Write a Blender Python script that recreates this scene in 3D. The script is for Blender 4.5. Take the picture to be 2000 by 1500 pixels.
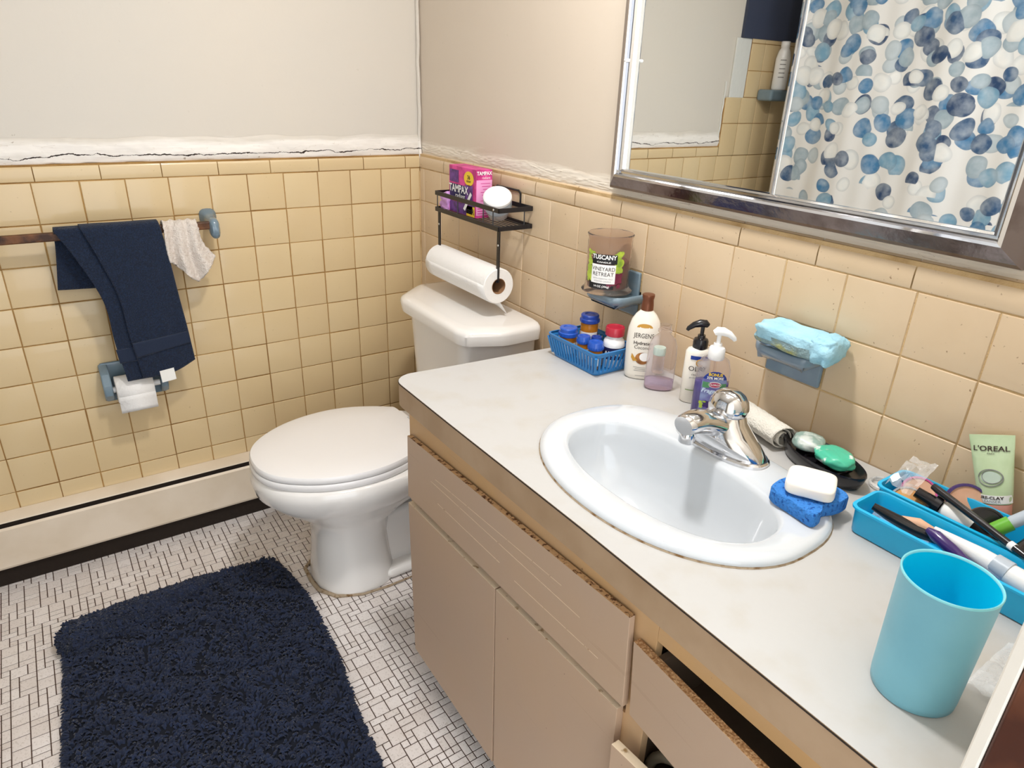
import bpy, bmesh, math, random
from mathutils import Vector, Matrix, noise
random.seed(7)
for o in list(bpy.data.objects): bpy.data.objects.remove(o)
SC = bpy.context.scene; COL = SC.collection; PI = math.pi
# ---------------------------------------------------------------- camera, world, lights, exposure
cam = bpy.data.objects.new('camera', bpy.data.cameras.new('camera')); COL.objects.link(cam)
cam.data.sensor_width = 36; cam.data.lens = 1330.356/2000*36; cam.data.clip_start = .02
_R = ((0.8260314, -0.5625672, 0.0344989), (-0.2018983, -0.3524888, -0.9137772), (0.5262216, 0.7478434, -0.4047482))
_m = Matrix.Identity(4)
for i in range(3):
    _m[i][0] = _R[0][i]; _m[i][1] = -_R[1][i]; _m[i][2] = -_R[2][i]
_m[0][3], _m[1][3], _m[2][3] = -1.13397, -2.21864, 1.37396
cam.matrix_world = _m; SC.camera = cam
SC.view_settings.view_transform = 'Standard'; SC.view_settings.look = 'None'
SC.view_settings.gamma = 1; SC.view_settings.use_curve_mapping = False
SC.view_settings.exposure = 0.14
W = bpy.data.worlds.new('hall_light'); SC.world = W; W.use_nodes = True
W.node_tree.nodes['Background'].inputs[0].default_value = (.90, .95, 1, 1)
W.node_tree.nodes['Background'].inputs[1].default_value = 2.5
def plight(name, loc, power, col, rad):
    l = bpy.data.lights.new(name, 'POINT'); l.energy = power; l.color = col; l.shadow_soft_size = rad
    o = bpy.data.objects.new(name, l); o.location = loc; COL.objects.link(o)
for k in range(4):
    plight('bulb_light', (-.19, -1.13-.17*k, 1.90), 1.5, (1, .985, .965), .04)
cl = bpy.data.lights.new('ceiling_lamp', 'AREA'); cl.shape = 'DISK'; cl.size = .16; cl.energy = 16.5; cl.color = (1, .99, .98)
clo = bpy.data.objects.new('ceiling_lamp', cl); clo.location = (-.55, -1.35, 2.29); COL.objects.link(clo)

FZ = -.06          # floor height
CZ = .776          # countertop height
# ---------------------------------------------------------------- materials
def lin(c):
    if isinstance(c, str):
        c = [int(c[i:i+2], 16)/255 for i in (0, 2, 4)]
    return tuple(x/12.92 if x <= .04045 else ((x+.055)/1.055)**2.4 for x in c) + (1,)
MATS = {}
def nt(m): return m.node_tree.nodes, m.node_tree.links
def mat(name, col, rough=.5, metal=0, coat=0, bump=None, trans=0, ior=1.45, var=None, sheen=0, alpha=1, sss=0, spec=None):
    """bump=(scale,strength[,detail]); var=(scale,colour2,amount[,lo,hi])"""
    m = bpy.data.materials.new(name); m.use_nodes = True; N, L = nt(m); b = N['Principled BSDF']
    b.inputs['Base Color'].default_value = lin(col); b.inputs['Roughness'].default_value = rough
    b.inputs['Metallic'].default_value = metal; b.inputs['Coat Weight'].default_value = coat
    b.inputs['Transmission Weight'].default_value = trans; b.inputs['IOR'].default_value = ior
    b.inputs['Alpha'].default_value = alpha
    if spec is not None: b.inputs['Specular IOR Level'].default_value = spec
    if sheen: b.inputs['Sheen Weight'].default_value = sheen
    if sss: b.inputs['Subsurface Weight'].default_value = sss; b.inputs['Subsurface Scale'].default_value = .01
    tc = None
    if bump or var: tc = N.new('ShaderNodeTexCoord')
    if var:
        n = N.new('ShaderNodeTexNoise'); n.inputs['Scale'].default_value = var[0]; n.inputs['Detail'].default_value = 5
        L.new(tc.outputs['Object'], n.inputs['Vector'])
        r = N.new('ShaderNodeMapRange'); lo, hi = (var[3], var[4]) if len(var) > 3 else (.4, .65)
        r.inputs[1].default_value = lo; r.inputs[2].default_value = hi; r.inputs[4].default_value = var[2]
        L.new(n.outputs['Fac'], r.inputs[0])
        x = N.new('ShaderNodeMix'); x.data_type = 'RGBA'; L.new(r.outputs[0], x.inputs[0])
        x.inputs[6].default_value = lin(col); x.inputs[7].default_value = lin(var[1]); L.new(x.outputs[2], b.inputs['Base Color'])
    if bump:
        n = N.new('ShaderNodeTexNoise'); n.inputs['Scale'].default_value = bump[0]; n.inputs['Detail'].default_value = bump[2] if len(bump) > 2 else 3
        L.new(tc.outputs['Object'], n.inputs['Vector'])
        q = N.new('ShaderNodeBump'); q.inputs['Strength'].default_value = bump[1]; q.inputs['Distance'].default_value = .004
        L.new(n.outputs['Fac'], q.inputs['Height']); L.new(q.outputs[0], b.inputs['Normal'])
    MATS[name] = m; return m
def math_node(N, L, op, a, b=None):
    n = N.new('ShaderNodeMath'); n.operation = op
    for i, v in enumerate((a, b)):
        if v is None: continue
        if isinstance(v, (int, float)): n.inputs[i].default_value = v
        else: L.new(v, n.inputs[i])
    return n.outputs[0]
def mix(N, L, f, a, b):
    x = N.new('ShaderNodeMix'); x.data_type = 'RGBA'
    for i, v in ((0, f), (6, a), (7, b)):
        if isinstance(v, (int, float)): x.inputs[i].default_value = v
        elif isinstance(v, tuple): x.inputs[i].default_value = v
        else: L.new(v, x.inputs[i])
    return x.outputs[2]
def noise_tex(N, L, vec, scale, detail=4, rough=.5):
    n = N.new('ShaderNodeTexNoise'); n.inputs['Scale'].default_value = scale; n.inputs['Detail'].default_value = detail
    n.inputs['Roughness'].default_value = rough
    L.new(vec, n.inputs['Vector']); return n.outputs['Fac']
def ramp01(N, L, v, lo, hi, a=0., b=1.):
    r = N.new('ShaderNodeMapRange'); r.inputs[1].default_value = lo; r.inputs[2].default_value = hi
    r.inputs[3].default_value = a; r.inputs[4].default_value = b; L.new(v, r.inputs[0]); return r.outputs[0]

def tile_mat(name, base, dark, blot, stain):
    m = mat(name, base, .28, coat=.25); N, L = nt(m); b = N['Principled BSDF']
    g = N.new('ShaderNodeNewGeometry'); tc = N.new('ShaderNodeTexCoord')
    c = mix(N, L, ramp01(N, L, g.outputs['Random Per Island'], 0, 1, 0, .55), lin(base), lin(dark))
    c = mix(N, L, ramp01(N, L, noise_tex(N, L, tc.outputs['Object'], 9), .5, .75, 0, .3), c, lin(blot))
    c = mix(N, L, ramp01(N, L, noise_tex(N, L, tc.outputs['Object'], 130, 2), .70, .78, 0, stain), c, lin('7a5230'))
    L.new(c, b.inputs['Base Color'])
    q = N.new('ShaderNodeBump'); q.inputs['Strength'].default_value = .12; q.inputs['Distance'].default_value = .004
    L.new(noise_tex(N, L, tc.outputs['Object'], 22, 2), q.inputs['Height']); L.new(q.outputs[0], b.inputs['Normal'])
    return m
M_tile = tile_mat('yellow_tile', 'DEC69B', 'D8BD90', 'D6BC94', .3)
M_tile2 = tile_mat('tan_tile', 'DBC3A3', 'D6BB98', 'CFB48F', .8)
mat('grout', 'B58E55', .9, var=(6, '8A6433', 1., .35, .6), bump=(300, .5))
mat('grout_light', 'D2B283', .9, var=(10, 'A98758', 1., .5, .7), bump=(300, .5))
def plaster_mat(name, paint, band, zc, crack=True, rough_scale=1.):
    m = mat(name, paint, .45); N, L = nt(m); b = N['Principled BSDF']; tc = N.new('ShaderNodeTexCoord')
    s = N.new('ShaderNodeSeparateXYZ'); L.new(tc.outputs['Object'], s.inputs[0])
    mp = N.new('ShaderNodeMapping'); mp.inputs['Scale'].default_value = (6, 6, 40); L.new(tc.outputs['Object'], mp.inputs['Vector'])
    edge = math_node(N, L, 'ADD', s.outputs[2], math_node(N, L, 'MULTIPLY', math_node(N, L, 'SUBTRACT', noise_tex(N, L, mp.outputs[0], 1, 6), .5), .05))
    f = ramp01(N, L, edge, zc+.03, zc+.045, 1, 0)
    c = mix(N, L, ramp01(N, L, noise_tex(N, L, tc.outputs['Object'], 1.3), .4, .7, 0, .35), lin(paint), lin('E3D6C3'))
    c = mix(N, L, f, c, lin(band))
    # flakes and pits
    spots = ramp01(N, L, noise_tex(N, L, tc.outputs['Object'], 70, 3), .73, .75, 0, .7)
    c = mix(N, L, math_node(N, L, 'MULTIPLY', spots, ramp01(N, L, edge, zc+.03, zc+.08, 1, .15)), c, lin('8d7a5f'))
    mp2 = N.new('ShaderNodeMapping'); mp2.inputs['Scale'].default_value = (9, 9, 90); L.new(tc.outputs['Object'], mp2.inputs['Vector'])
    lines = ramp01(N, L, math_node(N, L, 'ABSOLUTE', math_node(N, L, 'SUBTRACT', noise_tex(N, L, mp2.outputs[0], 1, 2), .62)), 0, .006, .5, 0)
    c = mix(N, L, math_node(N, L, 'MULTIPLY', lines, f), c, lin('A58C70'))
    if crack:
        w = noise_tex(N, L, tc.outputs['Object'], 9, 8, .65)
        cz = math_node(N, L, 'ADD', s.outputs[2], math_node(N, L, 'MULTIPLY', math_node(N, L, 'SUBTRACT', w, .5), .045))
        dd = math_node(N, L, 'ABSOLUTE', math_node(N, L, 'SUBTRACT', cz, zc+.004))
        wd = ramp01(N, L, noise_tex(N, L, tc.outputs['Object'], 14, 2), .35, .65, .0004, .0024)
        k = math_node(N, L, 'LESS_THAN', dd, wd)
        c = mix(N, L, k, c, lin('2c1c10'))
    L.new(c, b.inputs['Base Color'])
    q = N.new('ShaderNodeBump'); q.inputs['Strength'].default_value = .35; q.inputs['Distance'].default_value = .003
    hgt = math_node(N, L, 'ADD', math_node(N, L, 'MULTIPLY', noise_tex(N, L, tc.outputs['Object'], 60, 5), .25),
                    math_node(N, L, 'MULTIPLY', math_node(N, L, 'MULTIPLY', noise_tex(N, L, mp2.outputs[0], 1, 6), 1.6), f))
    L.new(hgt, q.inputs['Height']); L.new(q.outputs[0], b.inputs['Normal'])
    return m
M_plA = plaster_mat('cream_plaster', 'D7D0C5', 'F2ECE4', 1.150)
M_plB = plaster_mat('beige_plaster', 'D8C9B7', 'EBE0D0', 1.138, crack=False)
mat('white_paint', 'EFE8DC', .5, bump=(30, .15))
mat('navy_paint', '3A4156', .6)
mat('ceiling_paint', 'F2EDE4', .8, bump=(120, .3))
mat('patch_plaster', 'DCDCD6', .8, bump=(40, .4))
# floor tiles
mf = mat('mosaic_tile', 'C9BAAB', .35); N, L = nt(mf); b = N['Principled BSDF']
g = N.new('ShaderNodeNewGeometry'); tc = N.new('ShaderNodeTexCoord')
c = mix(N, L, ramp01(N, L, g.outputs['Random Per Island'], 0, 1, 0, 1), lin('ECE5E2'), lin('E0D7D2'))
c = mix(N, L, ramp01(N, L, noise_tex(N, L, tc.outputs['Object'], 260, 3), .55, .68, 0, .4), c, lin('9F9085'))
c = mix(N, L, ramp01(N, L, noise_tex(N, L, tc.outputs['Object'], 5, 3), .58, .8, 0, .25), c, lin('A8917A'))
L.new(c, b.inputs['Base Color'])
mat('dark_grout', '4A362B', .9, bump=(300, .5))
mat('porcelain', 'EDE9E4', .12, coat=.6)
mat('sink_enamel', 'D0D4D8', .10, coat=.6)
mat('seat_plastic', 'F0EDEB', .22, coat=.3)
mat('counter_laminate', 'BDBBB8', .38, var=(14, 'B6B0A6', .7, .5, .75), bump=(90, .05))
mat('counter_edge', 'B4987A', .5, var=(9, 'A88B6C', 1.), bump=(50, .15))
def chipped(name, base, chip, amount_scale=22):
    m = mat(name, base, .5); N, L = nt(m); b = N['Principled BSDF']; tc = N.new('ShaderNodeTexCoord')
    c = mix(N, L, ramp01(N, L, noise_tex(N, L, tc.outputs['Object'], 5), .35, .7, 0, .6), lin(base), lin('BFA184'))
    mp = N.new('ShaderNodeMapping'); mp.inputs['Scale'].default_value = (3, .8, 30); L.new(tc.outputs['Object'], mp.inputs['Vector'])
    c = mix(N, L, ramp01(N, L, noise_tex(N, L, mp.outputs[0], 4, 3), .68, .74, 0, .12), c, lin('8c7050'))
    c = mix(N, L, ramp01(N, L, noise_tex(N, L, tc.outputs['Object'], 60, 4), .74, .77, 0, .9), c, lin(chip))
    L.new(c, b.inputs['Base Color'])
    q = N.new('ShaderNodeBump'); q.inputs['Strength'].default_value = .15; q.inputs['Distance'].default_value = .002
    L.new(noise_tex(N, L, tc.outputs['Object'], 40, 4), q.inputs['Height']); L.new(q.outputs[0], b.inputs['Normal'])
    return m
chipped('panel_paint', 'BBA18A', '4e3a28')
chipped('frame_paint', 'CDA472', '5a3a1c')
m = mat('rusty_edge', 'D9B48A', .9, bump=(150, .8)); N, L = nt(m); b = N['Principled BSDF']; tc = N.new('ShaderNodeTexCoord')
c = mix(N, L, ramp01(N, L, noise_tex(N, L, tc.outputs['Object'], 90, 5, .7), .5, .58), lin('CFA779'), lin('5A3317')); L.new(c, b.inputs['Base Color'])
mat('chipboard', 'A2764C', .9, var=(320, 'CBA478', 1., .45, .6), bump=(200, .8))
mat('pale_edge', 'E3CFB2', .6, var=(60, '9a7a50', 1., .6, .7))
mat('dark_inside', '7A6450', .9)
mat('chrome', 'DADADC', .09, metal=1, bump=(25, .04))
mat('worn_chrome', '7A706E', .18, metal=1, var=(18, '574a46', .8, .5, .7), bump=(60, .15))
mat('mirror_glass', 'F2F4F2', .012, metal=1)
mat('heater_metal', 'E9DAC6', .4, var=(7, 'DDCCB4', .8), bump=(30, .05))
mat('black_slot', '14100c', .8)
mat('shade_and_seam', '241a12', .9, bump=(60, .5))  # near-black colour puts in shade under heater and vanity; also counter seam
mat('navy_terry', '0F1B30', .95, sheen=.12, bump=(420, 1., 2), var=(260, '182A46', 1.))
mat('navy_band', '12213A', .8, sheen=.2, bump=(200, .3))
mat('navy_shag', '141D33', .95, sheen=.2, var=(60, '1E2A46', 1.))
mat('rug_backing', '0C1220', .95)
mat('beige_terry', 'E6DCD2', .95, sheen=.2, bump=(260, 1., 2), var=(120, 'D4C6BA', .8))
mat('white_terry', 'E4DFD4', .95, bump=(300, .8, 2))
mat('tag_white', 'F2F0EA', .6)
mat('old_wood', '6E4525', .5, var=(30, '3A2010', 1., .4, .6), bump=(80, .3))
mat('blue_ceramic', '788C98', .2, coat=.5, var=(14, '677C8A', .8))
mat('blue_ceramic_b', '75889A', .22, coat=.5, var=(14, '8499A8', .8))
mat('paper', 'F3F0EC', .9, bump=(90, .35))
mat('cardboard', '9A7250', .9)
mat('black_metal', '17151A', .4, coat=.2)
mat('steel_pin', 'C9C9C9', .25, metal=1)
mat('pink_card', 'E24C9B', .45, var=(30, 'B42A72', .9, .45, .6))
mat('pink_light', 'F3A6D4', .45); mat('pink_deep', 'D63A92', .45)
mat('purple_card', '4B2A66', .45, var=(60, '7C4AA0', .8)); mat('dark_navy_print', '1E2050', .45)
mat('yellow_print', 'F2CC3A', .5); mat('white_print', 'F7F5F2', .5); mat('black_print', '1a1a1e', .5)
mat('lilac_wrap', 'D9A0E0', .3)
mat('white_plastic', 'F4F3F2', .25, coat=.3); mat('grey_plastic', 'B9C3CE', .3)
mat('crystal_plastic', 'F4F4F4', .15, trans=.6, bump=(180, .8))
mat('smoked_glass', 'E8DCD4', .04, trans=.95, ior=1.12)
mat('candle_wax', '6A3A3C', .4, coat=.4, var=(25, '4A2A30', .8))
mat('green_grape', 'B8CC4A', .4, var=(60, '7FA038', 1.)); mat('red_grape', '7C2C44', .35, var=(60, '54203a', 1.)); mat('leaf_green', '6B8F3C', .5)
mat('blue_lid', '2456B8', .3, coat=.3); mat('blue_lid_dark', '1D3F96', .3)
mat('amber_plastic', 'D98A28', .12, trans=.45, ior=1.3)
mat('red_lid', 'B3263A', .25, coat=.3); mat('blue_plastic', '2F7CBC', .3)
mat('lotion_body', 'EFE8DC', .25, coat=.3); mat('copper_cap', '7A4A34', .3, metal=.5)
mat('coconut', 'B87A3E', .5, var=(50, '7C4A20', 1.)); mat('gold_print', 'C9953A', .4)
mat('brown_print', '3A2C26', .5); mat('grey_print', '8A8A88', .5)
mat('clear_plastic', 'F2ECF8', .04, trans=.93, ior=1.12, alpha=.5)
mat('lavender_liquid', 'E2D2E6', .05, trans=.8, ior=1.2)
mat('mint_cap', 'BCCDBE', .4)
mat('black_plastic', '18161A', .25, coat=.3)
mat('purple_soap', '4A3E86', .12, trans=.15, coat=.5); mat('label_violet', '6C62A8', .35, var=(40, '8FA0C8', .9)); mat('label_blue', '1F3A92', .35)
mat('label_green', '5E9A6A', .4, var=(50, '3F7A50', 1.)); mat('cyan_print', 'D5E6FA', .4); mat('red_oval', 'B02C5C', .4)
mat('sponge_blue', '3A82D2', .95, bump=(160, 1.5, 2), var=(170, '14509E', 1., .56, .66))
mat('sponge_aqua', 'A8D4E4', .95, bump=(90, .8, 3), var=(16, '8CC0D6', .8))
mat('sponge_aqua_dark', '8CA4A8', .95, bump=(150, 1.4, 3), var=(40, 'B8B45C', .8, .52, .7))
mat('soap_white', 'F6F1E8', .3, sss=.15)
mat('soap_green', '4FBE9C', .3, sss=.2, var=(30, 'F2F4F0', 1., .58, .64)); mat('soap_grey', '8FA79E', .3, var=(30, 'D5DAD4', .9, .5, .6))
mat('aqua_plastic', '1CB2E4', .3, coat=.1); mat('aqua_inner', '08D2F5', .3)
m = mat('cup_outer', '7FBDCF', .4, var=(10, '76B4C8', .8)); mat('cup_lip', '8FE0EA', .3)
mat('tube_green', 'C3D6AE', .3, coat=.3, var=(40, 'B6CB9E', .7)); mat('tube_pink', 'E09C8C', .35)
mat('skin_powder', 'D2A284', .6, var=(40, 'E0B496', .8)); mat('orange_powder', 'DDA060', .5, var=(50, 'F0C080', 1.))
mat('magenta_plastic', 'C03C8C', .3, coat=.3); mat('purple_plastic', '3C2468', .25, coat=.5)
mat('film', 'EEF2F6', .12, alpha=.3, bump=(60, 1.5, 3), coat=.5)
mat('lime_plastic', '6CB43C', .3); mat('cream_plastic', 'D8CBB0', .4)
mat('brown_door', '6A3A20', .4, var=(14, '48200f', 1., .35, .6), coat=.3)
mat('bulb_glass', 'FFF6E8', .3); _b = MATS['bulb_glass'].node_tree.nodes['Principled BSDF']
_b.inputs['Emission Color'].default_value = (1, .9, .75, 1); _b.inputs['Emission Strength'].default_value = 3
mat('caulk', 'A8957C', .8, var=(60, '7a5a34', 1., .5, .65), bump=(90, 1.))

def pebble_mat():
    m = mat('pebble_curtain', 'E4E4E2', .55); N, L = nt(m); b = N['Principled BSDF']; tc = N.new('ShaderNodeTexCoord')
    sep = N.new('ShaderNodeSeparateXYZ'); L.new(tc.outputs['Object'], sep.inputs[0])
    wn = N.new('ShaderNodeTexNoise'); wn.inputs['Scale'].default_value = 9; wn.inputs['Detail'].default_value = 1; L.new(tc.outputs['Object'], wn.inputs['Vector'])
    dens = ramp01(N, L, sep.outputs[2], .95, 1.75, 0, 1)
    col = lin('E6E5E3'); wc = noise_tex(N, L, tc.outputs['Object'], 26, 3)
    for k, off in enumerate(((0, .3, .1), (0, 3.37, 1.9), (0, 7.7, 4.4), (0, 1.71, 9.3), (0, 5.5, 6.1))):
        cb = N.new('ShaderNodeCombineXYZ'); L.new(sep.outputs[1], cb.inputs[0]); L.new(sep.outputs[2], cb.inputs[1])
        wv = N.new('ShaderNodeVectorMath'); wv.operation = 'SCALE'; wv.inputs['Scale'].default_value = .035; L.new(wn.outputs['Color'], wv.inputs[0])
        ad = N.new('ShaderNodeVectorMath'); ad.operation = 'ADD'; L.new(cb.outputs[0], ad.inputs[0]); L.new(wv.outputs[0], ad.inputs[1])
        ad2 = N.new('ShaderNodeVectorMath'); ad2.operation = 'ADD'; L.new(ad.outputs[0], ad2.inputs[0]); ad2.inputs[1].default_value = (off[1], off[2], 0)
        v = N.new('ShaderNodeTexVoronoi'); v.voronoi_dimensions = '2D'; v.inputs['Scale'].default_value = 10.5; v.inputs['Randomness'].default_value = .75
        L.new(ad2.outputs[0], v.inputs['Vector'])
        sc = N.new('ShaderNodeSeparateColor'); L.new(v.outputs['Color'], sc.inputs[0])
        rad = ramp01(N, L, sc.outputs[2], 0, 1, .27, .41)
        inside = math_node(N, L, 'LESS_THAN', v.outputs['Distance'], rad)
        pres = math_node(N, L, 'LESS_THAN', sc.outputs[1], math_node(N, L, 'ADD', math_node(N, L, 'MULTIPLY', dens, .62), .24))
        mk = math_node(N, L, 'MULTIPLY', inside, pres)
        r = N.new('ShaderNodeValToRGB'); r.color_ramp.interpolation = 'CONSTANT'
        cols = ['33567E', 'E9E9E6', '3F7AA8', 'BCC8CF', '24426A', '78A4C0', 'F0F0EE', '9DB0BC']
        e = r.color_ramp.elements; e[0].color = lin(cols[0]); e[1].position = 1/8; e[1].color = lin(cols[1])
        for q in range(2, 8):
            z = e.new(q/8); z.color = lin(cols[q])
        L.new(sc.outputs[0], r.inputs[0])
        edge = ramp01(N, L, math_node(N, L, 'DIVIDE', v.outputs['Distance'], rad), .6, 1, 0, .25)
        pc = mix(N, L, ramp01(N, L, wc, .35, .7, 0, .45), r.outputs[0], lin('D5DEE4'))
        pc = mix(N, L, edge, pc, lin('4a5a6c'))
        col = mix(N, L, mk, col, pc)
    L.new(col, b.inputs['Base Color'])
    q = N.new('ShaderNodeBump'); q.inputs['Strength'].default_value = .3; q.inputs['Distance'].default_value = .01
    L.new(noise_tex(N, L, tc.outputs['Object'], 7, 3), q.inputs['Height']); L.new(q.outputs[0], b.inputs['Normal'])
pebble_mat()

# ---------------------------------------------------------------- mesh helpers
class MB:
    def __init__(s): s.v = []; s.f = []; s.m = []
    def add(s, verts, faces, mi=0):
        o = len(s.v); s.v += [tuple(p) for p in verts]; s.f += [tuple(i+o for i in f) for f in faces]; s.m += [mi]*len(faces); return s
    def box(s, x0, y0, z0, x1, y1, z1, mi=0):
        v = [(x, y, z) for x in (x0, x1) for y in (y0, y1) for z in (z0, z1)]
        return s.add(v, [(0, 1, 3, 2), (4, 6, 7, 5), (0, 4, 5, 1), (2, 3, 7, 6), (0, 2, 6, 4), (1, 5, 7, 3)], mi)
    def rings(s, rings, mi=0, cap0=True, cap1=True, closed=True):
        n = len(rings[0]); v = [p for r in rings for p in r]; f = []
        for i in range(len(rings)-1):
            for j in range(n if closed else n-1):
                k = (j+1) % n; f.append((i*n+j, i*n+k, (i+1)*n+k, (i+1)*n+j))
        if cap0: f.append(tuple(reversed(range(n))))
        if cap1: f.append(tuple((len(rings)-1)*n+j for j in range(n)))
        return s.add(v, f, mi)
    def lathe(s, prof, c=(0, 0, 0), n=40, mi=0, cap0=True, cap1=True, ax=None, e=1.):
        """prof [(r,z)...] ; ax optional Matrix 3x3 for orientation; e = y squash"""
        R = []
        for r, z in prof:
            q = []
            for k in range(n):
                a = 2*PI*k/n; p = Vector((r*math.cos(a), r*e*math.sin(a), z))
                if ax is not None: p = ax @ p
                q.append(tuple(p+Vector(c)))
            R.append(q)
        return s.rings(R, mi, cap0, cap1)
    def tube(s, pts, r, n=10, mi=0):
        pts = [Vector(p) for p in pts]; R = []; up = Vector((0.13, .21, .97))
        for i, p in enumerate(pts):
            d = (pts[min(i+1, len(pts)-1)]-pts[max(i-1, 0)]).normalized()
            a = d.cross(up); 
            if a.length < .1: a = d.cross(Vector((1, 0, 0)))
            a.normalize(); b2 = d.cross(a); rr = r[i] if isinstance(r, (list, tuple)) else r
            R.append([tuple(p+a*rr*math.cos(2*PI*k/n)+b2*rr*math.sin(2*PI*k/n)) for k in range(n)])
        return s.rings(R, mi)
    def grid(s, P, mi=0):
        n = len(P[0]); v = [p for r in P for p in r]
        return s.add(v, [(i*n+j, i*n+j+1, (i+1)*n+j+1, (i+1)*n+j) for i in range(len(P)-1) for j in range(n-1)], mi)
    def obj(s, name, mats, parent=None, smooth=35, bevel=0, bseg=2, solid=0, sub=0, loc=None):
        me = bpy.data.meshes.new(name); me.from_pydata(s.v, [], s.f)
        for mm in ([mats] if isinstance(mats, str) else mats): me.materials.append(MATS[mm])
        for p, mi in zip(me.polygons, s.m): p.material_index = mi
        bm = bmesh.new(); bm.from_mesh(me); bmesh.ops.recalc_face_normals(bm, faces=bm.faces)
        if smooth:
            for f in bm.faces: f.smooth = True
            ang = math.radians(smooth)
            for e in bm.edges:
                if len(e.link_faces) == 2 and e.calc_face_angle(0) > ang: e.smooth = False
        bm.to_mesh(me); bm.free(); me.update()
        o = bpy.data.objects.new(name, me); COL.objects.link(o)
        if parent is not None: o.parent = parent
        if loc: o.location = loc
        if solid:
            d = o.modifiers.new('s', 'SOLIDIFY'); d.thickness = solid; d.offset = 0
        if sub:
            d = o.modifiers.new('u', 'SUBSURF'); d.levels = sub; d.render_levels = sub
        if bevel:
            d = o.modifiers.new('b', 'BEVEL'); d.width = bevel; d.segments = bseg; d.limit_method = 'ANGLE'; d.angle_limit = math.radians(40)
            d.harden_normals = False
        return o
def thing(name, label, cat, loc=(0, 0, 0), rz=0, group=None, rot=None):
    o = bpy.data.objects.new(name, None); COL.objects.link(o); o.location = loc
    o.rotation_euler = rot if rot else (0, 0, rz); o['label'] = label; o['category'] = cat
    if group: o['group'] = group
    o.empty_display_size = .05
    return o
def tag(o, label, cat, group=None):
    o['label'] = label; o['category'] = cat
    if group: o['group'] = group
    return o
def struct(o): o['kind'] = 'structure'; return o
def plabel(o, l): o['label'] = l; return o
def sring(cx, cy, rf, rb, ry, z, nf=2.2, nb=2.2, n=72):
    """superellipse ring; rf towards -x, rb towards +x"""
    out = []
    for k in range(n):
        a = 2*PI*k/n; c, s_ = math.cos(a), math.sin(a); back = c > 0
        ex = nb if back else nf; rx = rb if back else rf
        out.append((cx+math.copysign(abs(c)**(2/ex), c)*rx, cy+math.copysign(abs(s_)**(2/ex), s_)*ry, z))
    return out
def smoothloop(pts, k=5):
    out = []; n = len(pts)
    for i in range(n):
        p0, p1, p2, p3 = (Vector(pts[(i+d) % n]) for d in (-1, 0, 1, 2))
        for t in range(k):
            u = t/k
            out.append(tuple(.5*((2*p1)+(-p0+p2)*u+(2*p0-5*p1+4*p2-p3)*u*u+(-p0+3*p1-3*p2+p3)*u**3)))
    return out
def text_geo(s, size, align='CENTER', bold=0):
    c = bpy.data.curves.new('t', 'FONT'); c.body = s; c.size = size; c.align_x = align; c.align_y = 'CENTER'; c.resolution_u = 3
    c.offset = bold
    o = bpy.data.objects.new('t', c); me = bpy.data.meshes.new_from_object(o)
    v = [tuple(x.co) for x in me.vertices]; f = [tuple(p.vertices) for p in me.polygons]
    bpy.data.objects.remove(o); bpy.data.meshes.remove(me); bpy.data.curves.remove(c); return v, f
def lettering(name, s, size, mp, m, parent, bold=0, sx=1., align='CENTER', skew=0):
    """mp(u,v)->(x,y,z) maps the flat text onto its surface"""
    v, f = text_geo(s, size, align, bold)
    b = MB(); b.add([mp(p[0]*sx+skew*p[1], p[1]) for p in v], f); return b.obj(name, m, parent, smooth=0)
def patch(mp, u0, u1, v0, v1, nu=16, nv=6, mi=0, mb=None, round_top=False):
    b = mb or MB(); P = []
    for i in range(nv+1):
        vv = v0+(v1-v0)*i/nv; row = []
        for j in range(nu+1):
            uu = u0+(u1-u0)*j/nu
            if round_top and i == nv: pass
            row.append(mp(uu, vv))
        P.append(row)
    b.grid(P, mi); return b
def ellpatch(mp, cu, cv, ru, rv, n=28, mi=0, mb=None):
    b = mb or MB(); v = [mp(cu, cv)]+[mp(cu+ru*.5*math.cos(2*PI*k/n), cv+rv*.5*math.sin(2*PI*k/n)) for k in range(n)]+[mp(cu+ru*math.cos(2*PI*k/n), cv+rv*math.sin(2*PI*k/n)) for k in range(n)]
    f = [(0, 1+k, 1+(k+1) % n) for k in range(n)]+[(1+k, 1+n+k, 1+n+(k+1) % n, 1+(k+1) % n) for k in range(n)]
    return b.add(v, f, mi)
def cylmap(r, off=.0004, cx=0, cy=0, e=1.):
    """u = arc length, v = height; front is -Y"""
    def f(u, v):
        rr = (r(v) if callable(r) else r); a = u/rr-PI/2
        return (cx+(rr+off)*math.cos(a), cy+(rr*e+off)*math.sin(a), v)
    return f

# ================================================================ ROOM
T = .1095; TB = .12057; R0 = 1.0915; A0 = .0366; B0 = .7551
def tile(b, mp, u0, u1, v0, v1, g=.0013, h=.0022, mi=0):
    """pillowed tile on a plane: mp(u,v,h)"""
    u0, u1, v0, v1 = u0+g, u1-g, v0+g, v1-g
    if u1-u0 < .004 or v1-v0 < .004: return
    i1, i2 = .0012, .0035
    L0 = [(u0, v0), (u1, v0), (u1, v1), (u0, v1)]
    def ins(d): return [(u0+d, v0+d), (u1-d, v0+d), (u1-d, v1-d), (u0+d, v1-d)]
    R = [[mp(u, v, 0) for u, v in L0], [mp(u, v, h*.75) for u, v in ins(i1)], [mp(u, v, h) for u, v in ins(i2)]]
    b.rings(R, mi, cap0=False, cap1=True)
jit = lambda s=.0006: random.uniform(-s, s)
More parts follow.
